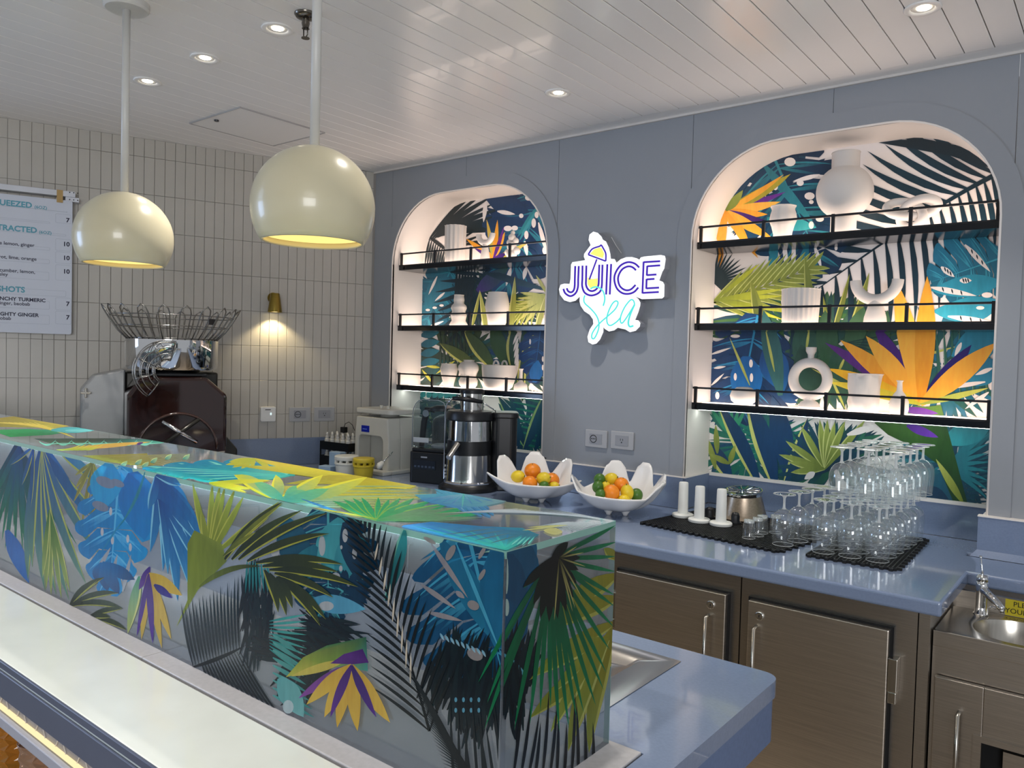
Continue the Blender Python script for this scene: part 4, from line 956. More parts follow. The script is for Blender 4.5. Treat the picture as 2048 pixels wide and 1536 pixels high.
    for k in range(8): a.blade((1690, 262), (1430+k*62, 330-abs(k-4)*8), 10, '#8fd8e4', '#3a86d0'); 
    a.blade((1690, 250), (1680, 345), 12, '#6fdcd4', '#6fd0cc')
    a.k(800, 1000, 2.866)
    a.poly([(20, 150), (180, 130), (460, 155), (700, 165), (800, 205), (620, 290), (590, 295), (300, 225), (0, 165)], [lin('#2a86d8'), lin('#2a8cd8'), lin('#2a8cc8'), lin('#2aa0c0'), lin('#3a8ca8'), lin('#2fc0b8'), lin('#3fd4c4'), lin('#2a9cd0'), lin('#3aa4e0')])
    for k in range(9): a.blade((600, 282), (60+k*80, 150+k*7), 15, '#3fd8c8', '#1f7cd0' if k % 2 else '#35b8c8')
    for k in range(4): a.blade((250+k*90, 205+k*16), (560+k*40, 165+k*14), 6, '#4a7a86', '#5a8c94')
    for k in range(4): a.blade((640+k*30, 262), (700+k*24, 215), 9, '#8ff0e4', '#5fe0dc')
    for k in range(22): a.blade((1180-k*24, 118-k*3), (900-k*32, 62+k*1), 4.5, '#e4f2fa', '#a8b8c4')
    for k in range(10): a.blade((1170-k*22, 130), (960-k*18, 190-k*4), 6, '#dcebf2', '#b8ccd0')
    a.rays((960, 150), [(730, 163), (700, 180), (820, 158)], 9, '#d8e0b0', '#e0e080'); a.blade((930, 190), (820, 180), 40, '#d8d890', '#e0e090')
plF = lambda u, v: pY(u, v, BF); plE = lambda u, v: pX(u, v, BX); plT = lambda u, v: pZ(u, v, BT)
a = Art(plF, (0, -1, 0), q((XL, BF, LZ+.001), (BX-.001, BF, LZ+.001), (BX-.001, BF, BT-.001), (XL, BF, BT-.001)), start=3e-4); draw_front(a); a.build('leaf_print', m_film, f_)
a = Art(plE, (1, 0, 0), q((BX, BF+.001, LZ+.001), (BX, BR-.001, LZ+.001), (BX, BR-.001, BT-.001), (BX, BF+.001, BT-.001)), start=8e-4); draw_end(a); a.build('leaf_print', m_film, e_)
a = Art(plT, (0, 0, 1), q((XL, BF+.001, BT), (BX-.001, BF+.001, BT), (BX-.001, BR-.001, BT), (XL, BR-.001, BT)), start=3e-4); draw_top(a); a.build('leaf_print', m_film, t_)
# ------------------------------------------------------------------ ceiling fixtures
m_shade = mat('pendant_enamel', '#cfc6a8', .28, var=.015, coat=.3)
def pendant(x, y, zc, R, label):
    r = thing('pendant_lamp', label, 'lamp', (x, y, CEIL), 0, 'white globe pendants over the bar')
    MB().lathe([(.0, -.024), (.060, -.024), (.066, -.018), (.066, 0), (0, 0)], 40).build('canopy', mat('pendant_white', '#c9c8c4', .35), r, smooth='auto')
    top = zc-CEIL+R
    MB().tube([(0, 0, -.02), (0, 0, top-.004)], .0115, 16).build('rod', mat('pendant_white', '#c9c8c4', .35), r, smooth=True)
    c = zc-CEIL; prof = []
    a1 = math.asin(-.56)
    for i in range(25):
        a = PI/2-(PI/2-a1)*i/24; prof.append((max(.0001, R*math.cos(a)), c+R*math.sin(a)))
    ri = R-.007
    prof.append((ri*math.cos(a1), c+R*math.sin(a1)-.001))
    prof2 = [(max(.0001, ri*math.cos(PI/2-(PI/2-a1)*i/24)), c+ri*math.sin(PI/2-(PI/2-a1)*i/24)) for i in range(24, -1, -1)]
    MB().lathe(prof+prof2, 48, cap=False).build('globe_shade', m_shade, r, smooth=True)
    zb = c+ri*math.sin(a1)+.010; rb = math.sqrt(ri*ri-(zb-c)**2)-.004
    MB().lathe([(0, zb), (rb, zb), (rb, zb+.006), (0, zb+.006)], 40).build('diffuser', emis('pendant_glow', '#ffdf86', 1.35), r)
    l = bpy.data.lights.new('pendant_bulb', 'SPOT'); l.energy = 16; l.color = (1, .86, .6); l.spot_size = math.radians(125); l.spot_blend = .6; l.shadow_soft_size = .07
    o = bpy.data.objects.new('pendant_bulb', l); COL.objects.link(o); o.parent = r; o.location = (0, 0, c+R*math.sin(a1)-.002)
p = pZ(253, 20, 2.595); R1 = .1435
def globe_z(x, y, u, v):
    q = ray(u, v); t = ((x-CAM.x)*q.x+(y-CAM.y)*q.y)/(q.x**2+q.y**2); return CAM.z+q.z*t
pendant(p.x, p.y, globe_z(p.x, p.y, 245, 477), R1, 'white globe pendant lamp in front of the menu board end')
q2 = CAM+ray(629, 300)*1.835
pendant(q2.x, q2.y, globe_z(q2.x, q2.y, 626, 416), R1, 'white globe pendant lamp beside the brass wall sconce')

def downlight(x, y, label, tilt):
    r = thing('downlight', label, 'light', (x, y, CEIL), 0, 'round recessed ceiling downlights')
    MB().lathe([(.050, 0), (.052, -.003), (.049, -.005), (.036, -.005), (.032, -.001), (.030, .012)], 36, cap=False).build('trim_ring', mat('downlight_white', '#e8e6e3', .4), r, smooth=True)
    MB().lathe([(.0, -.001), (.030, -.001), (.030, .004), (0, .004)], 28).build('baffle', mat('downlight_baffle', '#d6d4d0', .5), r)
    M = Matrix.Translation((.004, -.002, -.0035))
    MB().lathe([(0, 0), (.019, 0), (.020, .002), (0, .002)], 24, M).build('lens', emis('downlight_lens', '#fff2d8', 14), r)
    l = bpy.data.lights.new('downlight_beam', 'SPOT'); l.energy = (34 if x > 2 and -2 < y else 74) if y < -1 else 46; l.color = (1, .94, .86); l.spot_size = math.radians(88); l.spot_blend = .8; l.shadow_soft_size = .03
    o = bpy.data.objects.new('downlight_beam', l); COL.objects.link(o); o.parent = r; o.location = (0, 0, -.01)
for x, y, lb in ((.394, -1.554, 'recessed downlight at the end of its row by the tiled wall'), (.82, -1.554, 'recessed downlight in the middle of the row of three'), (1.263, -1.554, 'recessed downlight next to the fire sprinkler'),
                 (1.674, -.531, 'recessed downlight above the neon juice sign'), (2.989, -.531, 'recessed downlight in front of the larger niche'), (2.12, -1.554, 'added unseen downlight over the bar sink side beyond the sprinkler'), (2.98, -1.554, 'added unseen downlight over the rounded worktop corner'),  # sink side and corner downlights are added out of view to brighten the worktop
                 (.75, -2.85, 'added unseen downlight over the customer side beyond the menu'), (1.75, -2.85, 'added unseen downlight over the customer side by the larger pendant'), (2.75, -2.85, 'added unseen downlight over the customer side at the bar end')): downlight(x, y, lb, 0)  # customer side row is added out of view to brighten the ledge

r = thing('sprinkler', 'chrome fire sprinkler head hanging under a round escutcheon', 'sprinkler', (1.432, -1.567, CEIL))
MB().lathe([(.036, 0), (.036, -.004), (.030, -.012), (.014, -.016), (.010, -.016), (.010, 0)], 28).build('escutcheon', mat('sprinkler_chrome', '#6f6a62', .2, 1), r, smooth='auto')
MB().lathe([(.011, -.014), (.013, -.03), (.010, -.042), (.012, -.046), (.0, -.048)], 16).build('body', mat('sprinkler_chrome', '#6f6a62'), r, smooth='auto')
MB().tube([(-.010, 0, -.044), (-.010, 0, -.066), (0, 0, -.074), (.010, 0, -.066), (.010, 0, -.044)], .0022, 6).build('yoke', mat('sprinkler_chrome', '#6f6a62'), r, smooth=True)
MB().lathe([(0, -.074), (.013, -.074), (.013, -.076), (0, -.076)], 16).build('deflector', mat('sprinkler_chrome', '#6f6a62'), r)

r = thing('ceiling_hatch', 'square access hatch in the ceiling with a small dark latch', 'hatch', (.001, -1.160, CEIL))
MB().box(.004, .418, .004, .456, -.004, .0).build('panel', m_ceil, r, bevel=.001)
fr = MB()
for a_, b_, c_, d_ in ((0, .422, 0, .004), (0, .422, .456, .46), (0, .004, .004, .456), (.418, .422, .004, .456)): fr.box(a_, b_, c_, d_, -.0065, .0)
fr.build('frame', mat('hatch_frame', '#a6a4a2', .5), r)
MB().lathe([(0, -.010), (.010, -.010), (.011, -.004), (0, -.004)], 16, Matrix.Translation((.16, .045, 0))).build('latch', m_black, r)

# ------------------------------------------------------------------ tiled wall fittings
def onT(u, v, o=0): return pT(u, v, o)
p = onT(550, 606, .055)
r = thing('wall_sconce', 'brass cone wall sconce throwing warm light down the tiles', 'sconce', (p.x, p.y, p.z), TROT)
m_brass = mat('brushed_brass', '#9a8540', .28, 1, var=.06, scale=20)
MB().lathe([(.0, .053), (.022, .053), (.024, .050), (.039, -.050), (.036, -.050), (.021, .045), (0, .045)], 32).build('shade', m_brass, r, smooth='auto')
MB().tube([(0, 0, .03), (0, .047, .03)], .010, 12).build('arm', m_brass, r, smooth=True)
MB().lathe([(0, 0), (.03, 0), (.03, .006), (0, .006)], 24, Matrix.Translation((0, .053, .03)) @ Matrix.Rotation(PI/2, 4, 'X')).build('back_plate', m_brass, r)
MB().lathe([(0, -.047), (.035, -.047), (.035, -.044), (0, -.044)], 24).build('lamp_disc', emis('sconce_lamp', '#ffe9b0', 6), r)
l = bpy.data.lights.new('sconce_beam', 'SPOT'); l.energy = 5.0; l.color = (1, .80, .45); l.spot_size = math.radians(118); l.spot_blend = .45; l.shadow_soft_size = .012
o = bpy.data.objects.new('sconce_beam', l); COL.objects.link(o); o.parent = r; o.location = (0, -.004, -.053)

m_plate = mat('outlet_grey', '#a4a5a8', .35, var=.02); m_plate2 = mat('outlet_face', '#8f9196', .35)
def outlet(loc, rz, kind, label, dy=0):
    r = thing('wall_outlet', label, 'outlet', loc, rz, 'grey wall outlets')
    MB().prismY(rrect(-.060, .060, -.041, .041, .005), -.009, 0).build('cover_plate', m_plate, r, bevel=.003)
    MB().prismY(rrect(-.034, .034, -.023, .023, .002), -.0105, -.008).build('socket_face', m_plate2, r)
    M = Matrix.Rotation(PI/2, 4, 'X')
    if kind == 'schuko':
        MB().tube([(-.012+.017*math.cos(2*PI*k/24), -.0108, .017*math.sin(2*PI*k/24)) for k in range(24)], .0016, 6, closed=True).build('socket_ring', m_black, r)
        s = MB()
        for dx in (-.009, 0, .009): s.lathe([(0, 0), (.0028, 0), (.0028, .001), (0, .001)], 10, Matrix.Translation((-.012+dx, -.0105, 0)) @ M)
        s.build('pin_holes', m_black, r)
    else:
        s = MB()
        for sx in (-.006, .006): s.cbox((sx, -.0108, .004), (.0022, .001, .009))
        s.lathe([(0, 0), (.003, 0), (.003, .001), (0, .001)], 10, Matrix.Translation((0, -.0105, -.008)) @ M); s.build('slots', m_black, r)
    return r
p = onT(599, 828.5); outlet((p.x, p.y, p.z), TROT, 'schuko', 'grey outlet with round socket next to the white thermostat')
p = onT(648, 828); outlet((p.x, p.y, p.z), TROT, 'us', 'grey two slot outlet on the tiles nearest the room corner')
p = pY(1193.5, 877.5, 0); outlet((p.x, p.y, p.z), 0, 'schuko', 'grey outlet with round socket under the neon sign')
p = pY(1245.5, 881, 0); outlet((p.x, p.y, p.z), 0, 'us', 'grey two slot outlet under the neon sign')
p = onT(535, 828)
r = thing('thermostat', 'white square thermostat with a small lit display on the tiles', 'thermostat', (p.x, p.y, p.z), TROT)
MB().prismY(rrect(-.041, .041, -.041, .041, .008), -.02, 0).build('case', m_white, r, bevel=.003)
MB().cbox((.014, -.0203, .002), (.008, .0012, .013)).build('display', emis('thermo_display', '#d8f0f0', 1.2), r)
MB().cbox((-.002, -.0203, .025), (.03, .001, .004)).build('name_strip', m_black, r)

# ------------------------------------------------------------------ menu board
MO = .055
pr, pb = pT(145, 403, MO), pT(142, 669, MO)
s_r = -pr.dot(TD); ztop, zbot = pr.z+.002, pb.z
base = wallT(s_r, 0, MO)
r = thing('menu_board', 'white menu board of juice names and prices on the tiled wall', 'menu', (base.x, base.y, 0), TROT)
# local x runs right along the wall, x = 0 at the right edge of the board
Wd = .66
MB().prismY(rrect(-Wd, 0, zbot, ztop, .010), 0, .004).build('sheet', mat('menu_white', '#c3c9d6', .45, var=.01), r)
MB().box(-Wd, .012, -.004, .052, ztop+.018, ztop+.045).build('rail', mat('menu_rail', '#c9ccd4', .35), r, bevel=.002)
MB().box(-.03, .028, .0, .053, ztop-.004, ztop+.018).build('bracket', mat('menu_rail', '#c9ccd4'), r, bevel=.002)
for dx in (.005, .022, -.012):
    for dz in (.040, .006): MB().lathe([(0, 0), (.0028, 0), (0, .002)], 8, Matrix.Translation((dx, -.005 if dz > .02 else -.001, ztop+dz)) @ Matrix.Rotation(PI/2, 4, 'X')).build('screw', m_black, r)
MB().box(-.066, -.040, -.006, -.0045, ztop-.014, ztop+.046).build('tape', mat('kraft_tape', '#a98a52', .5), r)
m_line = mat('menu_line', '#9aa4b4', .5); m_teal = mat('menu_teal', '#4f98ac', .5); m_ink = mat('menu_ink', '#1a1a3a', .5)
def loc(u, v):
    P = pT(u, v, MO); return ((-s_r*0)+(s_r-(-P.dot(TD))), P.z)
def frame(u0, v0, u1, v1):
    x0, z0 = loc(u0, v0); x1, z1 = loc(u1, v1); t_ = .0009
    a = rrect(min(x0, x1), max(x0, x1), min(z0, z1), max(z0, z1), .005, 3); b = rrect(min(x0, x1)+t_, max(x0, x1)-t_, min(z0, z1)+t_, max(z0, z1)-t_, .0045, 3); n = len(a)
    MB().add([(p_[0], -.0004, p_[1]) for p_ in a]+[(p_[0], -.0004, p_[1]) for p_ in b], [(i, (i+1) % n, n+(i+1) % n, n+i) for i in range(n)]).build('row_frame', m_line, r, fix=False)
for f in ((-150, 396, 134, 424), (-150, 424, 100, 444), (111, 427, 142, 448), (-150, 444, 132, 473), (-150, 475, 100, 501), (111, 477, 142, 503), (-150, 501, 99, 528), (111, 503, 142, 528), (-150, 528, 98, 561), (111, 529, 142, 562), (-150, 566, 132, 594), (-150, 590, 99, 619), (111, 595, 142, 621), (-150, 620, 99, 649), (111, 622, 142, 649)):
    frame(*f)
def word(s_, u_end, v, h, m, off=.0):
    vs, fs = text2d(s_, h, off); w_ = max(p_[0] for p_ in vs); x, z = loc(u_end, v)
    MB().add([(p_[0]-w_+x, -.0008, p_[1]+z) for p_ in vs], fs).build('lettering', m, r, fix=False)
word('SQUEEZED', 64, 416, .036, m_teal, .0012); word('(6OZ)', 94, 419, .020, m_teal, .0004)
word('EXTRACTED', 74, 466, .036, m_teal, .0012); word('(6OZ)', 103, 469, .020, m_teal, .0004)
word('SHOTS', 50, 585, .036, m_teal, .0012)
for s_, u, v in (('apple lemon, ginger', 69, 494), ('carrot, lime, orange', 73, 521.5), ('cucumber, lemon,', 70, 547.5), ('parsley', 16, 552), ('ginger, baobab', 60, 611.5), ('baobab', 22, 640)): word(s_, u, v, .0225, m_ink, .0003)
for s_, u, v in (('PUNCHY TURMERIC', 91, 604.5), ('MIGHTY GINGER', 78, 634)): word(s_, u, v, .0235, m_ink, .0007)
for s_, v in (('7', 445), ('10', 493), ('10', 520.5), ('10', 547.5), ('7', 612), ('7', 639)): word(s_, 139.5, v, .029, m_ink, .0009)

# ------------------------------------------------------------------ lit sign
SY_ = -.052
def sp(p): P = pY(1090+p[0]/5.484, 440+p[1]/5.484, SY_); return (P.x, P.z)
BK = [(530,127),(575,140),(615,180),(630,215),(665,235),(695,300),(712,370),(718,425),(760,428),(782,470),(830,430),(890,408),(950,405),(1000,418),(1035,435),(1050,410),(1090,400),(1270,383),(1310,392),(1320,425),(1305,530),(1282,570),(1250,662),(1290,678),(1306,710),(1303,840),(1280,860),(1060,868),(985,838),(1020,865),(1042,905),(1040,940),(1020,1010),(985,1095),(1020,1100),(1042,1130),(1035,1170),(990,1215),(930,1230),(880,1200),(840,1192),(795,1180),(755,1210),(700,1222),(655,1195),(637,1170),(635,1230),(600,1310),(560,1355),(520,1365),(475,1340),(465,1280),(490,1200),(530,1140),(525,1090),(490,1040),(430,1000),(390,940),(378,890),(382,835),(330,885),(270,900),(210,880),(165,820),(153,760),(170,710),(210,698),(270,700),(280,640),(285,490),(300,462),(350,455),(440,440),(425,400),(430,370),(500,275),(478,220),(487,160)]
r = thing('neon_sign', 'lit white sign reading JUICE Sea with a cocktail umbrella', 'sign', (0, 0, 0))
P = [sp(p) for p in BK]
MB().prismY(P, SY_+.004, 0).build('body', mat('sign_side', '#9a9ca4', .4), r)
MB().prismY(P, SY_, SY_+.0035).build('lit_face', emis('sign_white', '#fbfdff', 1.25), r)
def smooth(pts, n=6):
    out = []; m = len(pts)
    for i in range(m-1):
        p0, p1, p2, p3 = pts[max(0, i-1)], pts[i], pts[i+1], pts[min(m-1, i+2)]
        for k in range(n):
            t = k/n
            out.append(tuple(.5*((2*p1[j])+(-p0[j]+p2[j])*t+(2*p0[j]-5*p1[j]+4*p2[j]-p3[j])*t*t+(-p0[j]+3*p1[j]-3*p2[j]+p3[j])*t**3) for j in (0, 1)))
    out.append(pts[-1]); return out
def stroke(mb, pts, w, y, curve=True):
    if curve: pts = smooth(pts)
    A = []; B = []
    for i, p in enumerate(pts):
        a = pts[max(0, i-1)]; b = pts[min(len(pts)-1, i+1)]; tx, ty = b[0]-a[0], b[1]-a[1]; l = math.hypot(tx, ty) or 1
        A.append((p[0]-ty/l*w/2, p[1]+tx/l*w/2)); B.append((p[0]+ty/l*w/2, p[1]-tx/l*w/2))
    n = len(A)
    mb.add([(sp(p)[0], y, sp(p)[1]) for p in A+B], [(i, i+1, n+i+1, n+i) for i in range(n-1)])
pu = emis('sign_purple', '#4a2fbc', .95); cy_ = emis('sign_cyan', '#5feee8', 1.0); ye = emis('sign_yellow', '#f8f878', 1.2)
LET = {'letter_j': [([(372,505),(366,640),(362,740),(335,805),(280,835),(225,805),(203,755)], 1), ([(333,505),(329,640),(326,735),(310,780),(283,793),(255,780),(240,748)], 1)],
 'letter_u': [([(413,500),(411,640),(410,730),(440,800),(510,828),(590,800),(622,740),(628,620),(632,490)], 1), ([(455,500),(452,640),(452,715),(478,765),(520,780),(565,758),(588,710),(593,600),(597,490)], 1)],
 'letter_i': [([(685,485),(672,818)], 0), ([(727,482),(712,818)], 0)],
 'letter_c': [([(1035,522),(985,478),(910,463),(830,500),(775,580),(762,660),(790,750),(850,802),(920,810),(980,788),(1025,740)], 1), ([(1000,552),(960,518),(910,510),(850,540),(812,600),(803,660),(825,728),(880,768),(940,763),(995,712)], 1)],
 'letter_e': [([(1265,452),(1083,463)], 0), ([(1083,457),(1070,806)], 0), ([(1070,800),(1250,790)], 0), ([(1265,498),(1123,508)], 0), ([(1123,502),(1118,611)], 0), ([(1118,605),(1224,598)], 0), ([(1203,646),(1116,652)], 0), ([(1116,646),(1112,756)], 0), ([(1112,750),(1253,742)], 0)]}
for nme, ss in LET.items():
    mb = MB()
    for pts, cv in ss: stroke(mb, pts, 21, SY_-.0012, cv)
    mb.build(nme, pu, r, fix=False)
mb = MB(); stroke(mb, [(475,380),(520,318),(600,288),(617,276),(640,310),(668,370),(668,452)], 17, SY_-.0012); stroke(mb, [(668,452),(475,380)], 17, SY_-.0012, False); stroke(mb, [(570,430),(487,655)], 17, SY_-.0012, False)
mb.build('umbrella_outline', pu, r, fix=False)
mb = MB(); Q = [(495,372),(540,322),(600,300),(625,312),(650,372),(636,418)]; mb.add([(sp(p)[0], SY_-.0006, sp(p)[1]) for p in Q], [tuple(range(6))]); mb.build('umbrella_canopy', ye, r, fix=False)
mb = MB(); Q = [(466,630),(520,648),(580,640),(576,720),(545,755),(495,745),(468,705)]; mb.add([(sp(p)[0], SY_-.0006, sp(p)[1]) for p in Q], [tuple(range(7))]); mb.build('juice', ye, r, fix=False)
mb = MB(); mb.add([(sp((540+34*math.cos(2*PI*k/16), 215+44*math.sin(2*PI*k/16)))[0], SY_-.0006, sp((540+34*math.cos(2*PI*k/16), 215+44*math.sin(2*PI*k/16)))[1]) for k in range(16)], [tuple(range(16))]); mb.build('garnish', emis('sign_pale_yellow', '#fdfdd8', 1.6), r, fix=False)
mb = MB()
stroke(mb, [(500,755),(545,735),(600,745),(640,785),(656,840),(655,890),(640,942)], 16, SY_-.0016)
stroke(mb, [(440,825),(428,870),(440,915),(500,970),(560,1040),(590,1110),(592,1180),(570,1250),(540,1300),(516,1292),(520,1245),(560,1180),(620,1115),(690,1055),(770,980),(803,912),(780,888),(740,920),(700,1000),(680,1080),(690,1140),(725,1156),(790,1115),(830,1070)], 15, SY_-.0016)
stroke(mb, [(985,925),(972,885),(940,878),(880,950),(838,1040),(828,1105),(845,1132),(880,1095),(935,1010),(985,925)], 15, SY_-.0016); stroke(mb, [(985,925),(940,1030),(916,1120),(930,1168),(972,1160)], 19, SY_-.0016)
mb.build('sea_script', cy_, r, fix=False)
mb = MB(); mb.tube([(sp((700,180))[0], -.03, sp((700,180))[1]), (sp((740,270))[0], -.02, sp((740,270))[1]), (sp((780,350))[0], -.006, sp((780,350))[1])], .0012, 6); mb.build('wire', m_white, r)
# ------------------------------------------------------------------ niche shelves with gallery rails
SHF = .045; SZ = (2.070, 1.720, 1.377)
m_shelf = mat('shelf_black_gloss', '#0b0f16', .14, var=.1)
m_cer = mat('matt_white_ceramic', '#d2ccc6', .55, var=.02, scale=5)
NM = ('top', 'middle', 'lowest')
def shelf(nx, z, i, where):
    x0, x1 = nx[0]+.003, nx[1]-.003; w_ = x1-x0
    r = thing('niche_shelf', f'black {NM[i]} shelf with gallery rail in the {where}', 'shelf', (x0, SHF, z), 0, 'black lit niche shelves')
    d = ND-SHF-.008
    MB().box(0, w_, 0, d, -.026, -.003).build('board', m_shelf, r, bevel=.001)
    MB().box(0, w_, 0, .012, -.003, .004).build('front_lip', m_blackm, r)
    MB().box(.004, w_-.004, .014, d-.002, -.0028, .0).build('light_panel', emis('shelf_light_panel', '#ffe7d6', 4.2 if i < 2 else 4.2), r)
    MB().box(0, w_, .004, .012, .064, .072).build('rail', m_blackm, r)
    for k in range(5):
        x = .012+(w_-.024)*k/4
        MB().box(x-.006, x+.006, .003, .013, .004, .074).build('post', m_blackm, r)
    if i == 2: MB().box(.01, w_-.01, .05, .066, -.030, -.026).build('under_led', emis('under_led', '#f2fff6', 12), r)
for i, z in enumerate(SZ):
    shelf(N1, z, i, 'niche by the tiled wall'); shelf(N2, z, i, 'larger niche')

def vx(u, v, i, y=.15): P = pY(u, v, y); return (P.x, y, SZ[i])
def vase(name, label, prof, u, v, i, fn=None, y=.15, cat='vase', n=48, inner=True):
    r = thing(name, label, cat, vx(u, v, i, y))
    MB().lathe(prof, n, fn=fn, cap=False).build('body', m_cer, r, smooth=True)
    r0, z0 = prof[0]
    MB().lathe([(0, 0), (r0, 0), (r0, .002), (0, .002)], n, fn=None).build('foot', m_cer, r)
    rt, zt = prof[-1]
    MB().tube([((fn(2*PI*k/n, rt, zt) if fn else rt)*math.cos(2*PI*k/n), (fn(2*PI*k/n, rt, zt) if fn else rt)*math.sin(2*PI*k/n), zt) for k in range(n)], .0022, 6, closed=True).build('rim', m_cer, r, smooth=True)
    return r
flute = lambda k, a: (lambda th, R, z: R*(1+a*math.cos(k*th)))
# larger niche
vase('tulip_vase', 'white tulip shaped vase beside the globe vase', [(.036, 0), (.038, .03), (.046, .06), (.056, .085), (.052, .11), (.046, .128), (.050, .142)], 1565, 470, 0, flute(8, .025))
vase('globe_vase', 'large white globe vase with cylinder neck and foot', [(.048, 0), (.048, .075)]+[(.106*math.cos(a), .172+.106*math.sin(a)) for a in [math.radians(x) for x in range(-60, 61, 8)]]+[(.052, .265), (.052, .325)], 1686, 463, 0, y=.134)
r = thing('knot_sculpture', 'white knotted tube sculpture on the top shelf', 'sculpture', vx(1822, 455, 0))
pts = []
for k in range(120):
    t = 2*PI*k/120; pts.append((.030*(math.sin(t)+2*math.sin(2*t))*1.05, .016*math.sin(3*t), .066+.021*(math.cos(t)-2*math.cos(2*t))*.95))
mz = min(p[2] for p in pts); pts = [(p[0]*1.0, p[1], p[2]-mz+.0165) for p in pts]
MB().tube(pts, .0165, 14, closed=True).build('knot', m_cer, r, smooth=True)
vase('ribbed_vase', 'white ribbed cylinder vase on the middle shelf', [(.068, 0), (.070, .05), (.073, .10), (.074, .145)], 1600, 640, 1, flute(22, .03), n=132)
def ufork(u, v, i, R, tr, hc, label):
    r = thing('u_candle_holder', label, 'vase', vx(u, v, i))
    MB().lathe([(0, 0), (.043*R/.098, 0), (.040*R/.098, hc*.3), (.028*R/.098, hc*.75), (.020*R/.098, hc), (0, hc)], 32).build('cone_base', m_cer, r, smooth='auto')
    MB().tube([(R*.78*math.cos(PI+PI*k/20), 0, hc+R*.80+R*.78*math.sin(PI+PI*k/20)) for k in range(21)], tr, 16).build('u_arm', m_cer, r, smooth='auto')
ufork(1750, 640, 1, .098, .0215, .094, 'white u shaped candle holder on a cone in the larger niche')
r = vase('pebble_vase', 'squat white pebble vase with dark round mouth', [(.030, 0), (.052, .018), (.058, .040), (.050, .062), (.030, .076), (.018, .078), (.016, .070)], 1487, 805, 2)
MB().lathe([(0, .068), (.017, .068), (.017, .070), (0, .070)], 24).build('mouth_shadow', mat('mouth_shade', '#3a332f', .9), r)  # dark disc paints the shade inside the white mouth
r = thing('ring_vase', 'tall white ring vase standing on a round foot', 'vase', vx(1618, 815, 2))
MB().lathe([(0, 0), (.040, 0), (.043, .010), (.034, .028), (.020, .036), (.020, .05), (0, .05)], 32).build('foot', m_cer, r, smooth='auto')
MB().tube([(.068*math.cos(2*PI*k/48), 0, .050+.068+.016+.068*math.sin(2*PI*k/48)-.012) for k in range(48)], .0205, 16, closed=True).build('ring', m_cer, r, smooth=True)
MB().lathe([(.012, .205), (.013, .222), (.020, .235), (.0205, .252), (.016, .252), (.011, .238), (0, .23)], 20).build('neck', m_cer, r, smooth='auto')
def crumple(th, R, z): return R*(1+.06*math.sin(5*th+z*90)+.05*math.sin(9*th-z*140)+.04*math.sin(3*th+z*210))
vase('crumpled_vase', 'white crumpled stone like vase on the lowest shelf', [(.044, 0), (.054, .012), (.056, .04), (.056, .07), (.058, .10), (.060, .135), (.061, .150)], 1726, 825, 2, crumple, n=40)
vase('bud_vase', 'small white faceted bud vase beside the crumpled vase', [(.030, 0), (.035, .02), (.034, .05), (.022, .075), (.011, .09), (.009, .12), (.011, .128)], 1797, 832, 2, n=10)
# niche by the tiled wall
vase('fluted_vase', 'tall white fluted cylinder vase on the top shelf by the tiled wall', [(.056, 0), (.058, .1), (.059, .215)], 910, 520, 0, flute(14, .045), n=112)
ufork(970, 515, 0, .064, .0155, .105, 'white u shaped candle holder with pale tines in front of the orange petals')
r = thing('blob_sculpture', 'small white stacked blob sculpture by the candle holder', 'sculpture', vx(1024, 512, 0))
for k, (dx, dz, rr) in enumerate(((0, .028, .028), (-.028, .045, .019), (.027, .05, .020), (0, .075, .027), (-.018, .098, .017), (.019, .104, .017), (0, .122, .020), (.002, .147, .012))):
    MB().lathe([(max(1e-4, rr*math.sin(PI*i/10)), dz-rr*math.cos(PI*i/10)) for i in range(11)], 18, Matrix.Translation((dx, .004*(k % 3-1), 0))).build('blob', m_cer, r, smooth=True)
vase('wavy_vase', 'white wavy stacked vase on the middle shelf by the tiled wall', [(.044, 0), (.050, .012), (.040, .035), (.046, .055), (.048, .065), (.036, .085), (.042, .105), (.040, .118), (.028, .132), (.032, .15), (.030, .165), (.027, .178)], 917, 648, 1, lambda th, R, z: R*(1+.06*math.sin(2*th+z*60)))
vase('barrel_vase', 'white faceted barrel vase on the middle shelf by the tiled wall', [(.040, 0), (.052, .03), (.062, .08), (.066, .115), (.060, .15), (.050, .183)], 994, 650, 1, lambda th, R, z: R*(1+.02*math.sin(3*th+z*20)))
vase('tapered_vase', 'white tapered vase on the lowest shelf by the tiled wall', [(.028, 0), (.030, .02), (.046, .08), (.050, .105), (.044, .125), (.042, .134)], 897, 772, 2, lambda th, R, z: R*(1+.02*math.cos(7*th)))
vase('bulged_vase', 'white knobbly vase with ribbed bulges between bowl and tapered vase', [(.034, 0), (.050, .02), (.052, .045), (.040, .065), (.046, .085), (.056, .105), (.056, .125), (.044, .145), (.030, .150), (.030, .158)], 937, 774, 2, lambda th, R, z: R*(1+.10*math.cos(5*th)*math.sin(PI*z/.158)))
r = vase('handled_bowl', 'white deep bowl with two ring handles', [(.050, 0), (.075, .02), (.088, .06), (.093, .11), (.094, .135)], 997, 780, 2, y=.140)
for dx, dy in ((-.02, .07), (.028, -.06)):
    MB().tube([(dx+.018*math.cos(PI*k/12), dy, .133+.026*math.sin(PI*k/12)) for k in range(13)], .0055, 10).build('ring_handle', m_cer, r, smooth=True)
vase('bud_vase', 'small white bud vase at the end next to the handled bowl', [(.036, 0), (.037, .02), (.034, .038), (.016, .05), (.009, .06), (.009, .11), (.012, .12)], 1041, 784, 2, n=24)
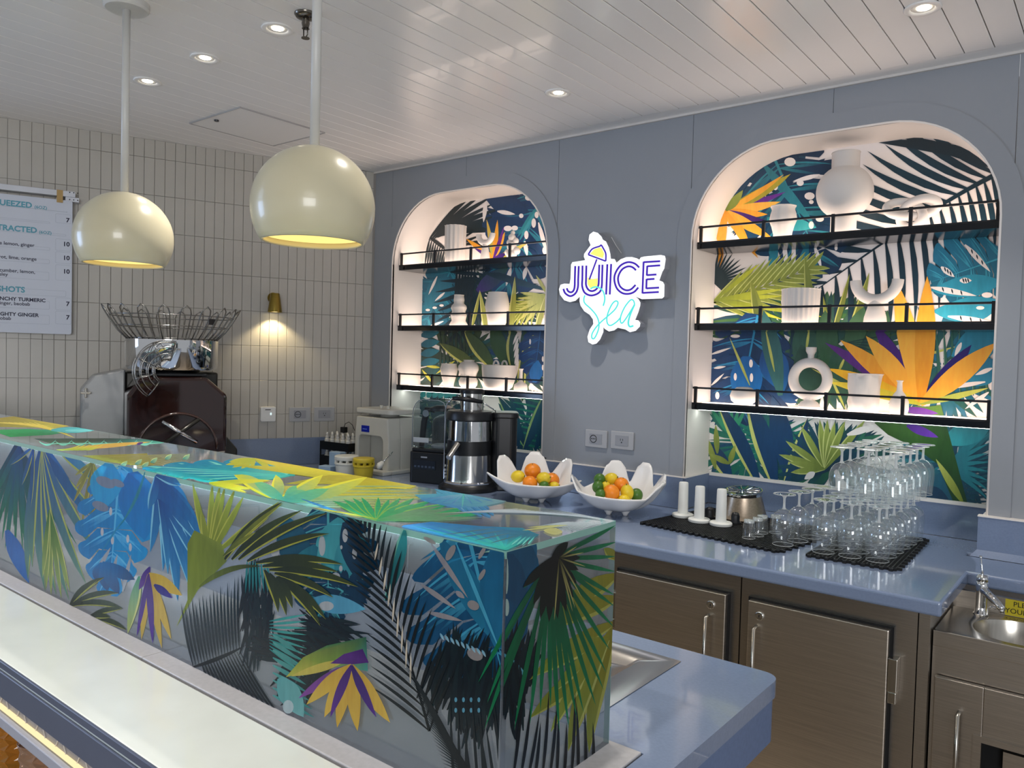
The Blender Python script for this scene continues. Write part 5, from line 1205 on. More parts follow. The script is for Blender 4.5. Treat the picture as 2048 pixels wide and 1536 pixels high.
# ------------------------------------------------------------------ rubber bar mats
m_rub = mat('black_rubber', '#0c0d0f', .55, var=.15)
def bar_mat(cx, cy, w_, d_, rot, label):
    r = thing('bar_mat', label, 'mat', (cx, cy, CT), rot, 'black rubber bar mats')
    MB().box(-w_/2, w_/2, -d_/2, d_/2, .0005, .004).build('base_sheet', m_rub, r)
    g = MB(); n = int(w_/.0125); m = int(d_/.0125)
    for i in range(n+1): x = -w_/2+.002+(w_-.004)*i/n; g.box(x-.0018, x+.0018, -d_/2, d_/2, .004, .009)
    for j in range(m+1): y = -d_/2+.002+(d_-.004)*j/m; g.box(-w_/2, w_/2, y-.0018, y+.0018, .004, .0085)
    g.build('grid', m_rub, r)
    t = None
    def tab(x, y, rz):
        nonlocal t
        if t is None:
            o = MB().box(-.006, .006, -.013, .0, .001, .009).build('edge_tab', m_rub, r); t = o.data
        else: o = bpy.data.objects.new('edge_tab', t); COL.objects.link(o); o.parent = r
        o.location = (x, y, 0); o.rotation_euler = (0, 0, rz)
    k = int(w_/.027)
    for i in range(k): tab(-w_/2+.014+(w_-.028)*i/(k-1), -d_/2, 0)
    k = int(d_/.045)
    for i in range(k): tab(w_/2, -d_/2+.02+(d_-.04)*i/(k-1), PI/2)
m1c = ((2.088+2.64)/2-.02, -.215); 
bar_mat(2.362, -.205, .575, .50, math.radians(-8), 'black rubber bar mat under the white tampers and shot glasses')
bar_mat(2.822, -.185, .275, .56, math.radians(2), 'black rubber bar mat under the stacked wine glasses')
MZ = CT+.0095

# ------------------------------------------------------------------ wine glasses, rims down
m_wine = thin_glass('wine_glass', '#fbfdfd', 1.0, .045, '#ffffff', rough=.01, ior=1.9)
m_wedge = thin_glass('wine_glass_edge', '#f0f6f6', 1.0, .5, '#ffffff', rough=.02, ior=1.6)  # white haze share paints the bright edges of clear glass
def wine(loc, label, group):
    r = thing('wine_glass', label, 'glass', loc, 0, group)
    MB().lathe([(.0345, 0), (.0348, .010), (.0362, .03), (.0385, .055), (.0395, .072), (.0375, .092), (.031, .108), (.020, .119), (.008, .1245), (.0, .1255)], 32, cap=False).build('bowl', m_wine, r, smooth=True)
    MB().tube([(.0345*math.cos(2*PI*k/32), .0345*math.sin(2*PI*k/32), .0010) for k in range(32)], .0010, 6, closed=True).build('rim', m_wedge, r, smooth=True)
    MB().lathe([(.008, .1235), (.0046, .130), (.0040, .145), (.0042, .162), (.008, .169)], 14, cap=False).build('stem', m_wedge, r, smooth=True)
    MB().lathe([(.004, .168), (.010, .1705), (.025, .1735), (.0365, .1755), (.037, .1765), (.025, .177), (0, .177)], 32, cap=False).build('foot', m_wine, r, smooth=True)
    MB().tube([(.037*math.cos(2*PI*k/32), .037*math.sin(2*PI*k/32), .1762) for k in range(32)], .0011, 6, closed=True).build('foot_rim', m_wedge, r, smooth=True)
    return r
LB = 'upturned wine glass in the lower tier of the stacked block'; LT = 'upturned wine glass in the upper tier of the stacked block'; LL = 'upturned wine glass in the single row beside the shot glasses'
w0 = wine((2.732, -.405, MZ), LB, 'lower tier of wine glasses')
for c in range(3):
    for k in range(6):
        if (c, k) != (0, 0): dup(w0, (2.732+.0835*c+.003*k, -.405+.088*k+.004*c, MZ), random.uniform(0, 6), LB, 'lower tier of wine glasses')
for k, (x, y) in enumerate(((2.592, -.395), (2.612, -.300), (2.628, -.205), (2.642, -.110))): dup(w0, (x, y, MZ), .3*k, LL, 'single row of wine glasses')
TZ = MZ+.1778
for c in range(3):
    for k in range(5): dup(w0, (2.770+.0835*c+.003*k-.02*0, -.372+.088*k, TZ), random.uniform(0, 6), LT, 'upper tier of wine glasses')

# shot glasses
def shot(loc):
    r = thing('shot_glass', 'small upturned shot glass on the mat beside the tampers', 'glass', loc, 0, 'upturned shot glasses')
    MB().lathe([(.0225, 0), (.021, .03), (.0185, .058), (.0185, .066), (.015, .068), (.0, .068)], 20, cap=False).build('wall', m_wine, r, smooth=True)
    MB().lathe([(0, .056), (.0178, .056), (.018, .066), (0, .067)], 20).build('base', m_wedge, r, smooth='auto')
    MB().tube([(.0225*math.cos(2*PI*k/24), .0225*math.sin(2*PI*k/24), .001) for k in range(24)], .001, 6, closed=True).build('rim', m_wedge, r, smooth=True)
    return r
s0 = shot((2.466, -.385, MZ))
for x, y in ((2.475, -.325), (2.470, -.268), (2.505, -.225)): dup(s0, (x, y, MZ))

# white tampers
m_frost = mat('frosted_plastic', '#dfe0dc', .45, var=.02, sss=.3)
def tamper(x, y, label):
    r = thing('juicer_tamper', label, 'tamper', (x, y, MZ), 0, 'white plastic juicer tampers')
    MB().lathe([(0, 0), (.041, 0), (.043, .003), (.043, .010), (.040, .013), (.022, .014), (0, .014)], 36).build('flange', m_frost, r, smooth='auto')
    MB().lathe([(0, .013), (.0205, .013), (.0185, .136), (.0165, .140), (0, .140)], 28).build('shaft', m_frost, r, smooth='auto')
tamper(2.118, -.200, 'white plastic juicer tamper standing next to the fruit bowl end of the mat')
tamper(2.210, -.245, 'white plastic juicer tamper between two others')
tamper(2.300, -.245, 'white plastic juicer tamper in front of the steel strainer')

# steel strainer with tilted top, black knobs
r = thing('juicer_strainer', 'upturned conical steel strainer basket on the bar mat', 'strainer', (2.300, -.035, MZ), math.radians(-10))
m_str = mat('strainer_steel', '#b09f8c', .3, 1, var=.12, scale=160)
MB().lathe([(.100, 0), (.102, .004), (.097, .012), (.094, .02), (.074, .09), (.073, .097)], 40, cap=False).build('cone', m_str, r, smooth='auto')
M = Matrix.Translation((0, 0, .100)) @ Matrix.Rotation(math.radians(7), 4, 'X')
MB().lathe([(.0, .004), (.055, .006), (.070, .012), (.077, .012), (.078, .004), (.074, -.006), (.072, -.012)], 40, M, cap=False).build('top_ring', m_chrome, r, smooth='auto')
g = MB()
for k in range(14): a = 2*PI*k/14; g.tube([(.02*math.cos(a), .02*math.sin(a), .008), (.068*math.cos(a), .068*math.sin(a), .0145)], .0014, 5, M=M)
g.build('filter_ribs', m_chrome, r)
def knob(x, y, label):
    r = thing('ribbed_stopper', label, 'stopper', (x, y, MZ), 0, 'black ribbed stoppers')
    MB().lathe([(.021, 0), (.021, .004), (.016, .010), (.0165, .028), (.012, .040), (0, .044)], 24, fn=lambda th, R, z: R*(1+.07*math.cos(8*th))).build('cap', m_black, r, smooth=True)
    MB().lathe([(0, 0), (.024, 0), (.024, .004), (0, .004)], 24).build('skirt', m_black, r)
knob(2.205, -.135, 'black ribbed stopper between the white tampers'); knob(2.325, -.165, 'black ribbed stopper in front of the steel strainer')

# ------------------------------------------------------------------ fruit bowls
m_porc = mat('white_porcelain', '#e6e4e2', .08, var=.01, coat=.6)
def interp(tab, th):
    n = len(tab); tab = sorted(tab); P = 2*PI
    for i in range(n):
        a0, v0 = tab[i]; a1, v1 = tab[(i+1) % n]
        if i == n-1: a1 += P
        t_ = th if th >= tab[0][0] else th+P
        if a0 <= t_ <= a1:
            f = (t_-a0)/(a1-a0); f = f*f*(3-2*f); return tuple(x+(y-x)*f for x, y in zip(v0, v1))
def bowl(loc, rz, tab, label):
    r = thing('fruit_bowl', label, 'bowl', loc, rz, 'white petal fruit bowls')
    T_ = [(math.radians(a) % (2*PI), (R, h)) for a, R, h in tab]
    def fn(u, v):
        th = 2*PI*u; R, h = interp(T_, th); s = v
        rr = .045+(R-.045)*(s**.80); zz = .022+(h-.022)*(s**1.7)
        k = .006*math.sin(6*th)*math.sin(PI*s)
        return ((rr+k)*math.cos(th), (rr+k)*math.sin(th), zz)
    mb = MB(); mb.grid(fn, 96, 18, closeu=True)
    o = len(mb.v); n = 96
    mb.f.append(tuple(range(n-1, -1, -1)))
    mb.build('petal_shell', m_porc, r, smooth=True, solid=.006)
    for k in range(4):
        a = PI/4+k*PI/2
        MB().lathe([(0, 0), (.009, .001), (.013, .010), (.026, .026), (.030, .038), (0, .05)], 16, Matrix.Translation((.048*math.cos(a), .048*math.sin(a), 0))).build('foot', m_porc, r, smooth=True)
    return r
VB1 = math.degrees(math.atan2(CAM.y+.33, CAM.x-1.462))        # towards the viewer
# angles measured in the bowl's own frame: 0 = towards the camera, 90 = picture right
def tabrot(t): return t
def petals(t):
    out = []
    for a, R, h in t:
        if h > .14: out += [(a-12, R*.97, h*.90), (a-6, R*.99, h*.98), (a+6, R*.99, h*.98), (a+12, R*.97, h*.90)]
        else: out.append((a, R, h))
    return out
B1 = Vector((1.462, -.33, CT+.0003)); B2 = Vector((1.873, -.305, CT+.0003))
rim1 = petals([(0, .165, .094), (38, .17, .090), (72, .215, .108), (100, .165, .085), (122, .185, .185), (150, .150, .105), (180, .165, .205), (208, .15, .098), (234, .19, .190), (258, .17, .085), (284, .215, .130), (322, .17, .098)])
rim2 = petals([(0, .165, .088), (40, .17, .086), (70, .20, .150), (92, .195, .175), (112, .16, .105), (136, .175, .205), (160, .15, .11), (184, .165, .205), (214, .15, .11), (240, .165, .09), (270, .195, .155), (296, .18, .10), (328, .17, .092)])
bo1 = bowl(B1, math.atan2(CAM.y-B1.y, CAM.x-B1.x), rim1, 'white petal edged bowl of oranges and lemons next to the steel juicer')
bo2 = bowl(B2, math.atan2(CAM.y-B2.y, CAM.x-B2.x), rim2, 'white petal edged bowl with limes, lemons and oranges by the tampers')
def mfruit(name, col, var=.12): return mat(name, col, .38, var=var, scale=25, bump=.25, bscale=260)
m_or, m_le, m_li = mfruit('orange_peel', '#e8861c'), mfruit('lemon_peel', '#dcc02a'), mfruit('lime_peel', '#3f6a22')
def fruit(kind, B, u, v, dd, R, tilt=(0, 0), label='', grp=''):
    depth = (B-CAM).dot(_f)+dd; P = CAM+ray(u, v)*depth
    r = thing(kind, label, kind, P, 0, grp)
    m = {'orange': m_or, 'lemon': m_le, 'lime': m_li}[kind]
    prof = []
    for i in range(17):
        a = PI*i/16; rr = R*math.sin(a); zz = -R*math.cos(a)
        if kind == 'lemon': zz *= 1.22; zz += (R*.16)*(1 if i == 16 else (-1 if i == 0 else 0)); rr *= .98
        if kind == 'lime': zz *= 1.10
        if kind == 'orange': zz *= .94
        prof.append((max(1e-4, rr), zz))
    M = Matrix.Rotation(tilt[0], 4, 'X') @ Matrix.Rotation(tilt[1], 4, 'Y')
    MB().lathe(prof, 28, M).build('peel', m, r, smooth=True)
    zt = prof[-1][1]
    MB().lathe([(0, zt+.0015), (.0028, zt+.001), (.003, zt-.002), (0, zt-.003)], 8, M).build('stem_end', mat('fruit_stem', '#6a6a2a', .7), r)
g1, g2 = 'fruit in the bowl next to the steel juicer', 'fruit in the bowl by the tampers'
for a in (('orange', B1, 1065, 942, .02, .037, (.3, .2), 'orange resting on top of the pile in its bowl'), ('lemon', B1, 1036, 953, -.005, .028, (0, 1.4), 'lemon at the petal side of the orange bowl pile'), ('orange', B1, 1060, 966, -.045, .033, (-.6, .1), 'half hidden orange under the topmost orange'),
          ('lemon', B1, 1087, 957, -.035, .029, (.2, 1.3), 'plump lemon lying beside the topmost orange'), ('orange', B1, 1104, 960, .015, .034, (0, .4), 'orange behind the plump lemon'), ('lime', B1, 1088, 972, -.06, .022, (0, 1.2), 'lime peeping over the bowl rim under the plump lemon'), ('lemon', B1, 1107, 974, -.04, .024, (0, 1.2), 'lemon low against the rim under the rear orange')): fruit(*a[:6], a[6], a[7], g1)
for a in (('lime', B2, 1199, 959, .0, .024, (.3, .5), 'upper lime of the pair at the edge of the pile'), ('lime', B2, 1196, 974, -.035, .024, (.2, .2), 'lower lime of the pair at the edge of the pile'), ('lime', B2, 1201, 988, -.065, .020, (0, 1), 'small lime low by the rim under the lime pair'), ('lemon', B2, 1222, 958, .01, .026, (.2, 1.2), 'lemon at the top of the mixed pile'), ('lemon', B2, 1211, 975, -.025, .022, (.3, .3), 'lemon tucked behind the lime pair'),
          ('orange', B2, 1223, 985, -.058, .034, (-.5, .2), 'big orange at the front of the mixed pile'), ('orange', B2, 1243, 969, -.01, .031, (.1, .3), 'orange at the back of the mixed pile'), ('lemon', B2, 1254, 985, -.045, .028, (.35, .1), 'upright lemon beside the big orange'), ('lime', B2, 1273, 990, -.02, .026, (.3, .2), 'lime alone on the strainer side of the pile'), ('lemon', B2, 1247, 1001, -.07, .024, (0, 1.4), 'lemon just showing over the front rim')): fruit(*a[:6], a[6], a[7], g2)

# ------------------------------------------------------------------ centrifugal juicer
JX, JY = 1.048, -.300
ja = math.atan2(CAM.y-JY, CAM.x-JX)+PI/2       # local -Y towards the viewer
r = thing('centrifugal_juicer', 'steel and black centrifugal juicer with tall feed chute', 'juicer', (JX, JY, CT), ja)
m_js = mat('juicer_steel', '#c2c0bc', .16, 1, var=.05, scale=3, stretch=(1, 1, 1))
MB().lathe([(0, 0), (.142, 0), (.146, .006), (.142, .018), (.128, .026), (.122, .034), (0, .034)], 48).build('base', m_black, r, smooth='auto')
MB().lathe([(.120, .032), (.122, .040), (.116, .046)], 48, cap=False).build('foot_ring', m_chrome, r, smooth='auto')
MB().lathe([(0, .040), (.116, .042), (.1125, .060), (.109, .170), (0, .170)], 48).build('motor_drum', m_js, r, smooth='auto')
MB().lathe([(0, .170), (.108, .170), (.1075, .237), (0, .237)], 48).build('band', m_black, r, smooth='auto')
MB().lathe([(0, .237), (.104, .237), (.101, .333), (0, .333)], 48).build('juice_collector', mat('juicer_polished', '#cfcfcf', .07, 1, var=.02), r, smooth='auto')
MB().lathe([(0, .330), (.108, .330), (.115, .336), (.115, .362), (.108, .376), (.06, .380), (0, .380)], 48).build('lid', m_black, r, smooth='auto')
MB().lathe([(.056, .375), (.057, .47), (.055, .47), (.054, .375)], 36, Matrix.Translation((.006, .01, 0)), cap=False).build('chute', m_js, r, smooth='auto')
MB().lathe([(.059, .458), (.060, .474), (.052, .480), (0, .476)], 36, Matrix.Translation((.006, .01, 0)), cap=False).build('chute_cap', m_black, r, smooth='auto')
MB().tube([(-.085, -.09, .438), (-.03, -.10, .436), (.055, -.088, .424)], [.0085, .011, .009], 12).build('grip', m_black, r, smooth=True)
MB().tube([(.055, -.088, .424), (.09, -.07, .40), (.118, -.03, .382), (.121, -.02, .36), (.119, -.02, .05)], .0032, 8).build('clamp_arm', m_chrome, r, smooth=True)
MB().tube([(-.085, -.09, .438), (-.11, -.06, .41), (-.119, -.02, .38), (-.119, -.02, .05)], .0032, 8).build('clamp_arm', m_chrome, r, smooth=True)
MB().tube([(-.055, -.095, .225), (-.088, -.135, .175), (-.095, -.145, .166)], [.015, .0135, .0135], 16).build('spout', m_js, r, smooth='auto')
pc = MB(); pc.prism(rrect(.105, .225, -.05, .12, .035), .0, .36); pc.prism(rrect(.10, .232, -.056, .126, .038), .345, .372)
pc.build('pulp_container', m_black, r, bevel=.006)
sw = MB()
for zz in (.062, .078, .094, .114): sw.cbox((-.113, -.028, zz), (.003, .008, .009))
sw.build('switches', m_white, r)
# cables behind the juicer
mb = MB(); mb.tube([tuple(c) for c in (Vector((1.27, -.06, CT+.16)), Vector((1.31, .06, CT+.13)), Vector((1.345, -.05, CT+.06)), Vector((1.33, -.14, CT+.012)), Vector((1.27, -.18, CT+.006)), Vector((1.235, -.12, CT+.01)))], .004, 8)
tag(mb.build('power_cable', m_black, smooth=True), 'black power cable looping behind the steel juicer', 'cable')
mb = MB(); mb.tube([tuple(c) for c in (Vector((1.23, .05, CT+.12)), Vector((1.285, .03, CT+.09)), Vector((1.33, -.02, CT+.03)), Vector((1.36, -.10, CT+.0065)), Vector((1.33, -.19, CT+.0065)))], .004, 8)
tag(mb.build('power_cable', m_black, smooth=True), 'thin black power cable lying beside the petal bowl', 'cable')

# ------------------------------------------------------------------ bar blender with clear sound cover
c0 = Vector((.708, -.375, 0)); c1 = Vector((.904, -.318, 0)); ba = math.atan2(c1.y-c0.y, c1.x-c0.x)
ctr = (c0+c1)/2+Vector((-math.sin(ba), math.cos(ba), 0))*.105
r = thing('bar_blender', 'black bar blender under a clear plastic sound cover', 'blender', (ctr.x, ctr.y, CT), ba)
hw = .10
b = MB(); b.prism(rrect(-hw, hw, -.10, .11, .018), .0, .155); b.prism(rrect(-hw+.006, hw-.006, -.094, .104, .018), .155, .172); bb = b.build('base', m_black, r, bevel=.005)
MB().box(-.072, .05, -.1025, -.0995, .07, .115).build('control_panel', mat('panel_grey', '#1c222c', .25), bb); 
s = MB()
for k in range(6): s.cbox((-.062+k*.02, -.103, .083), (.012, .001, .009))
s.build('buttons', mat('panel_buttons', '#39465a', .4), bb)
s = MB(); s.cbox((-.015, -.1006, .13), (.035, .001, .007)); s.build('name_strip', mat('panel_print', '#8a909a', .4), bb)
m_clear = thin_glass('clear_polycarbonate', '#e4eaec', 1.0, .02, '#c8d0d8', .02)
prof = [(-.092, .174), (-.092, .34)]+[(-.092+.055-.055*math.cos(a), .34+.075*math.sin(a)) for a in (PI/8, PI/4, 3*PI/8, PI/2)]+[(.05, .415)]+[(.05+.042*math.sin(a), .375+.04*math.cos(a)) for a in (PI/4, PI/2)]+[(.092, .174)]
MB().prismY(prof, -.085, .095).build('sound_cover', m_clear, r, bevel=.012, segs=3)
MB().tube([(p[0], -.085, p[1]) for p in prof], .0025, 6).build('cover_edge', mat('cover_edge_grey', '#7f8a92', .2), r, smooth=True)
MB().lathe([(.040, .176), (.048, .20), (.062, .34), (.064, .36)], 8, Matrix.Translation((.028, 0, 0)), cap=False).build('jar', m_clear, r)
MB().lathe([(.066, .358), (.066, .372), (.03, .385), (0, .385)], 24, Matrix.Translation((.028, 0, 0))).build('jar_lid', m_black, r, smooth='auto')
MB().tube([(.0, -.03, .36), (-.035, -.04, .365), (-.052, -.04, .30), (-.06, -.04, .21), (-.062, -.04, .176)], [.014, .016, .016, .015, .013], 10).build('jar_handle', m_black, r, smooth=True)
MB().lathe([(0, 0), (.018, 0), (.018, .006), (0, .006)], 20, Matrix.Translation((-.032, -.056, .345)) @ Matrix.Rotation(PI/2, 4, 'X')).build('badge', m_chrome, r)
MB().lathe([(0, .172), (.05, .172), (.052, .182), (.04, .190), (0, .190)], 24, Matrix.Translation((.028, 0, 0))).build('jar_pad', mat('pad_grey', '#8f9499', .5), r, smooth='auto')
MB().box(-.088, .0, -.086, -.080, .20, .225).build('cover_latch', mat('latch_clear_grey', '#aab0b6', .3), r, bevel=.004)

# black pan lid leaning between the shaver and the blender
p = Vector((.60, .02, 0))
r = thing('black_pan', 'black domed lid standing behind the clear blender cover', 'lid', (.60, .045, CT), 0)
MB().lathe([(0, 0), (.095, 0), (.098, .006), (.098, .275), (.092, .292), (.06, .312), (0, .322)], 36).build('dome', m_black, r, smooth='auto')

# ------------------------------------------------------------------ white ice shaver
m_shv = mat('shaver_plastic', '#c3c3bd', .35, var=.02)
r = thing('ice_shaver', 'white ice shaver with arched opening and blue label', 'machine', (.195, -.285, CT))
W_, D_, H_ = .27, .26, .295
out = [(0, 0), (0, H_*.62), (.012, H_), (W_-.012, H_), (W_, H_*.62), (W_, 0), (W_-.045, 0)]
op = arc(W_-.045-.03, .165, .03, 0, PI/2, 5)+arc(.03+.03, .165, .03, PI/2, PI, 5)
MB().prismY(out+op+[(.03, 0)], 0, .09).build('front_housing', m_shv, r, bevel=.006)
bk = MB(); bk.prismY([(0, 0), (0, H_*.62), (.012, H_), (W_-.012, H_), (W_, H_*.62), (W_, 0)], .092, D_); bk.build('rear_housing', m_shv, r, bevel=.006)
MB().box(.0, W_+.03, -.06, .0, 0, .02).build('base_plate', m_shv, r, bevel=.004)
MB().box(W_+.001, W_+.03, .0, D_, 0, .02).build('side_plate', m_shv, r, bevel=.004)
ld = MB(); ld.prism(rrect(-.012, W_+.012, .005, D_-.02, .03), H_+.018, H_+.045); ld.build('lid', m_shv, r, bevel=.006)
MB().lathe([(.05, H_), (.06, H_+.02), (0, H_+.02)], 24, Matrix.Translation((W_/2, D_/2, 0))).build('hopper_neck', m_shv, r, smooth='auto')
for dx in (.11, .165): MB().lathe([(.009, H_+.045), (.009, H_+.060), (0, H_+.060)], 14, Matrix.Translation((dx, .09, 0))).build('lid_pin', m_shv, r)
lb = MB().box(.055, .118, -.0015, .0, .212, .247).build('label', mat('label_blue', '#0b1fa0', .3), r)
s = MB(); s.box(.066, .10, -.0022, -.0014, .226, .230); s.build('label_print', mat('label_print', '#6f90e0', .4), lb)
MB().tube([(W_+.01, .02, .12), (W_+.018, -.05, .075)], .0035, 8).build('lever', m_chrome, r, smooth=True)
MB().lathe([(0, -.022), (.013, -.018), (.017, 0), (.012, .022), (.006, .03), (0, .03)], 18, Matrix.Translation((W_+.022, -.078, .058)) @ Matrix.Rotation(math.radians(-55), 4, 'X')).build('lever_knob', mat('lever_knob_white', '#d8d8d2', .3), r, smooth=True)

def tub(x, y, z, R, col, label):
    m = mat('tub_'+col[1:], col, .4, var=.03)
    r = thing('plastic_tub', label, 'tub', (x, y, z))
    MB().lathe([(0, 0), (R*.82, 0), (R*.86, .004), (R*.96, .055), (R*1.02, .057), (R*1.02, .064), (R*.95, .066), (0, .066)], 32).build('pot', m, r, smooth='auto')
    for k in range(10):
        a = 2*PI*k/10; MB().cbox((R*.90*math.cos(a), R*.90*math.sin(a), .072), (.012, .012, .014)).build('lug', m, r)
    MB().lathe([(0, .078), (R, .078), (R*1.03, .081), (R*1.02, .096), (R*.96, .1), (0, .1)], 32).build('lid', m, r, smooth='auto')
tub(.318, -.440, CT, .062, '#c9cac4', 'white lidded plastic tub in front of the ice shaver')
tub(.448, -.437, CT, .054, '#b7a32a', 'yellow lidded plastic tub beside the white tub')
r = thing('napkin_box', 'pale blue small carton behind the white tub', 'box', (.165, -.435, CT), .2)
MB().box(0, .075, 0, .05, 0, .105).build('carton', mat('pale_blue_card', '#8ea6bf', .5), r, bevel=.003); MB().box(-.02, .06, -.06, -.005, 0, .035).build('lid_flap', mat('pale_blue_card', '#8ea6bf'), r, bevel=.003)

# ------------------------------------------------------------------ two tier rack of dropper bottles
rr_ = thing('bottle_rack', 'black two tier rack of white dropper bottles', 'rack', (-.055, -.325, CT), math.radians(4))
RW, RD = .225, .13
for z0, z1 in ((0, .058), (.092, .138)):
    t = MB(); t.box(0, RW, 0, .006, z0, z1); t.box(0, RW, RD-.006, RD, z0, z1); t.box(0, .006, .006, RD-.006, z0, z1); t.box(RW-.006, RW, .006, RD-.006, z0, z1); t.box(.006, RW-.006, .006, RD-.006, z0, z0+.006)
    t.build('tray', m_black, rr_)
for x in (.003, RW-.003):
    for y in (.003, RD-.003): MB().box(x-.003, x+.003, y-.003, y+.003, .058, .092).build('post', m_black, rr_)
bb0 = None
def bottle(lx, ly, z, label, grp):
    global bb0
    P = Matrix.Translation((-.055, -.325, CT)) @ Matrix.Rotation(math.radians(4), 4, 'Z') @ Vector((lx, ly, z))
    if bb0 is None:
        bb0 = thing('dropper_bottle', label, 'bottle', P, 0, grp)
        MB().lathe([(0, 0), (.0135, 0), (.0145, .003), (.0145, .050), (.010, .054), (0, .054)], 18).build('body', mat('bottle_white', '#c9c9c6', .4), bb0, smooth='auto')
        MB().lathe([(.0105, .054), (.0105, .068), (.0095, .070), (0, .070)], 16).build('cap', mat('bottle_cap', '#bdbdba', .4), bb0, smooth='auto')
        MB().lathe([(.0065, .069), (.0065, .082), (.004, .088), (0, .089)], 14).build('bulb', mat('bottle_bulb', '#d4d4d2', .4), bb0, smooth=True)
    else: dup(bb0, P, 0, label, grp)
for j in range(3):
    for k in range(5): bottle(.028+k*.042, .028+j*.037, .0985, 'white dropper bottle in the upper tray of the rack', 'dropper bottles in the upper tray')
for j in range(2):
    for k in range(5): bottle(.028+k*.042, .028+j*.037, .0065-.0, 'white dropper bottle in the lower tray of the rack', 'dropper bottles in the lower tray')
r = thing('plug_adapter', 'black plug adapter with thin cable on top of the bottles', 'charger', (.060, -.250, CT+.1885))
MB().box(-.016, .016, -.014, .014, 0, .032).build('block', m_black, r, bevel=.003)
MB().tube([(0, 0, .03), (.006, .004, .05), (.03, .01, .062), (.055, .015, .045), (.068, .02, .015)], .0018, 6).build('cord', m_black, r, smooth=True)

# ------------------------------------------------------------------ automatic orange juicer
OC = TN*.34-TD*1.125
r = thing('orange_juicer', 'automatic orange juicer with wire fruit basket and smoked cover', 'juicer', (OC.x, OC.y, CT), TROT)
m_smoke = mat('smoked_plastic', '#2a1512', .06, trans=.45, var=.05, coat=.5); m_gun = mat('gunmetal', '#3b3a37', .3, .7, var=.08); m_grey = mat('machine_grey', '#8b8d8e', .35, .3, var=.04)
MB().prismY([(-.31, 0), (-.31, .12), (-.25, .22), (.24, .22), (.305, .14), (.305, 0)], -.02, .25).build('base', m_gun, r, bevel=.008)
MB().prismY([(-.385, 0), (-.385, .43), (-.33, .50), (-.20, .53), (-.20, 0)], .03, .27).build('side_housing', m_grey, r, bevel=.008)
MB().box(-.20, .22, .06, .27, .22, .52).build('rear_housing', m_gun, r, bevel=.01)
MB().prismY([(-.205, .07), (-.205, .42), (-.15, .505), (.13, .505), (.225, .42), (.225, .07)], -.19, .055).build('cover', m_smoke, r, bevel=.018, segs=3)
m_dr = mat('drum_red', '#5a1c14', .35, var=.2)
for dx, dz, R in ((-.075, .36, .085), (.09, .36, .085), (-.075, .19, .085), (.09, .19, .085)):
    MB().lathe([(0, -.04), (R*.8, -.035), (R, -.01), (R, .03), (0, .03)], 28, Matrix.Translation((dx, -.06, dz)) @ Matrix.Rotation(PI/2, 4, 'X')).build('press_drum', m_dr, r, smooth='auto')
MB().tube([(.01+.17*math.cos(a), -.197, .165+.17*math.sin(a)) for a in [PI*k/20 for k in range(21)]], .006, 8).build('cover_arch', mat('smoke_edge', '#33211c', .1, coat=.6), r, smooth=True)
MB().tube([(-.06, -.197, .30), (.09, -.197, .20)], .010, 8).build('knife_bar', m_chrome, r, smooth=True); MB().tube([(.10, -.197, .31), (-.06, -.197, .19)], .010, 8).build('knife_bar', m_gun, r, smooth=True)
MB().box(-.16, .14, -.14, .12, .505, .520).build('feed_plate', m_black, r, bevel=.004)
MB().prismY([(.02, .10), (.02, .115), (.09, .145), (.215, .155), (.215, .10)], -.20, -.192).build('badge_plate', m_steelh, r, bevel=.002)
MB().lathe([(0, 0), (.024, 0), (.024, .008), (.018, .012), (0, .012)], 6, Matrix.Translation((.15, -.199, .127)) @ Matrix.Rotation(PI/2, 4, 'X')).build('hexagon_knob', mat('amber_knob', '#d8801c', .15, coat=.5), r)
zc = .55
MB().lathe([(0, zc-.02), (.195, zc-.015), (.205, zc), (.208, zc+.125), (.198, zc+.132), (.19, zc+.12), (.10, zc+.03), (0, zc+.02)], 56).build('chrome_hopper', mat('hopper_chrome', '#cfcfcf', .05, 1, var=.02), r, smooth='auto')
MB().lathe([(0, .519), (.12, .519), (.13, .535), (0, .535)], 32).build('hopper_base', m_chrome, r, smooth='auto')
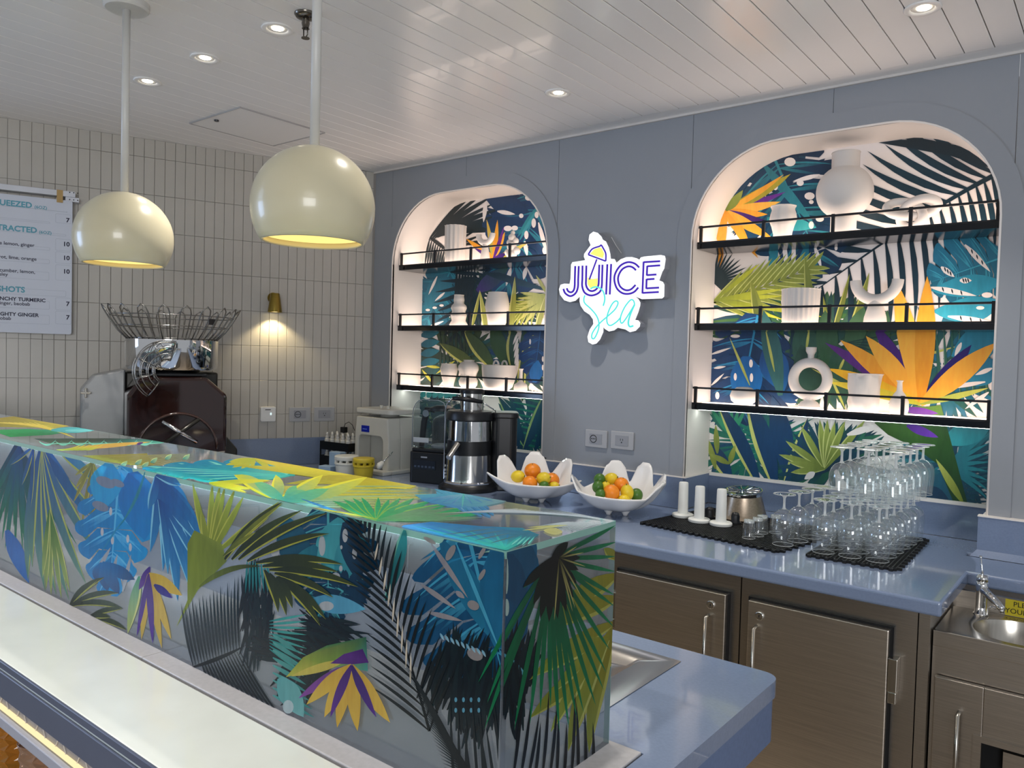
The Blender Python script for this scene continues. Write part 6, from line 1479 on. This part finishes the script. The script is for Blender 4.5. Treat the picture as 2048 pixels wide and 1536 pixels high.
# wire basket
m_wire = mat('basket_wire', '#8c8a86', .22, 1); bw = MB(); zb = zc+.128
def brad(t): return .200+.098*t**.75
for t in (.0, .42, .78):
    bw.tube([(brad(t)*math.cos(2*PI*k/64), brad(t)*math.sin(2*PI*k/64), zb+.135*t+.004) for k in range(64)], .0026, 6, closed=True)
bw.build('basket_rings', m_wire, r, smooth=True)
nl = 20
for k in range(nl):
    a0 = 2*PI*k/nl; a1 = a0+2*PI/nl*.52; am = (a0+a1)/2; pts = []
    for t in (0, .3, .6, .85): pts.append((brad(t)*math.cos(a0), brad(t)*math.sin(a0), zb+.135*t))
    pts += [(brad(1.0)*math.cos(a0+(a1-a0)*.12), brad(1.0)*math.sin(a0+(a1-a0)*.12), zb+.135*1.0), (brad(1.12)*math.cos(am), brad(1.12)*math.sin(am), zb+.135*1.12), (brad(1.0)*math.cos(a0+(a1-a0)*.88), brad(1.0)*math.sin(a0+(a1-a0)*.88), zb+.135*1.0)]
    for t in (.85, .6, .3, 0): pts.append((brad(t)*math.cos(a1), brad(t)*math.sin(a1), zb+.135*t))
    MB().tube(pts, .0030, 6).build('basket_loop', m_wire, r, smooth=True)
a = 5.3; MB().box(-.018, .018, -.001, .001, -.014, .014, Matrix.Translation((.262*math.cos(a), .262*math.sin(a), zb+.085)) @ Matrix.Rotation(a+PI/2, 4, 'Z')).build('basket_tag', m_black, r)
# curved wire feed chute on the left
cw = MB()
c0 = Vector((-.045, -.21, .53)); RR = .095
def torus(th, ph, rr=.046): d = Vector((math.cos(th), 0, math.sin(th))); return c0+d*(RR+rr*math.cos(ph))+Vector((0, rr*math.sin(ph), 0))
for ph in [2*PI*k/10 for k in range(10)]: cw.tube([tuple(torus(math.radians(75+160*k/16), ph)) for k in range(17)], .0024, 6)
for th in (75, 115, 155, 195, 235): cw.tube([tuple(torus(math.radians(th), 2*PI*k/20)) for k in range(20)], .0026, 6, closed=True)
cw.build('wire_feed', m_wire, r, smooth=True)
k_ = MB(); k_.cbox((-.365, .0, .42), (.045, .012, .010)); k_.cbox((-.365, .0, .42), (.010, .012, .045)); k_.build('cross_knob', m_steelh, r, bevel=.003)
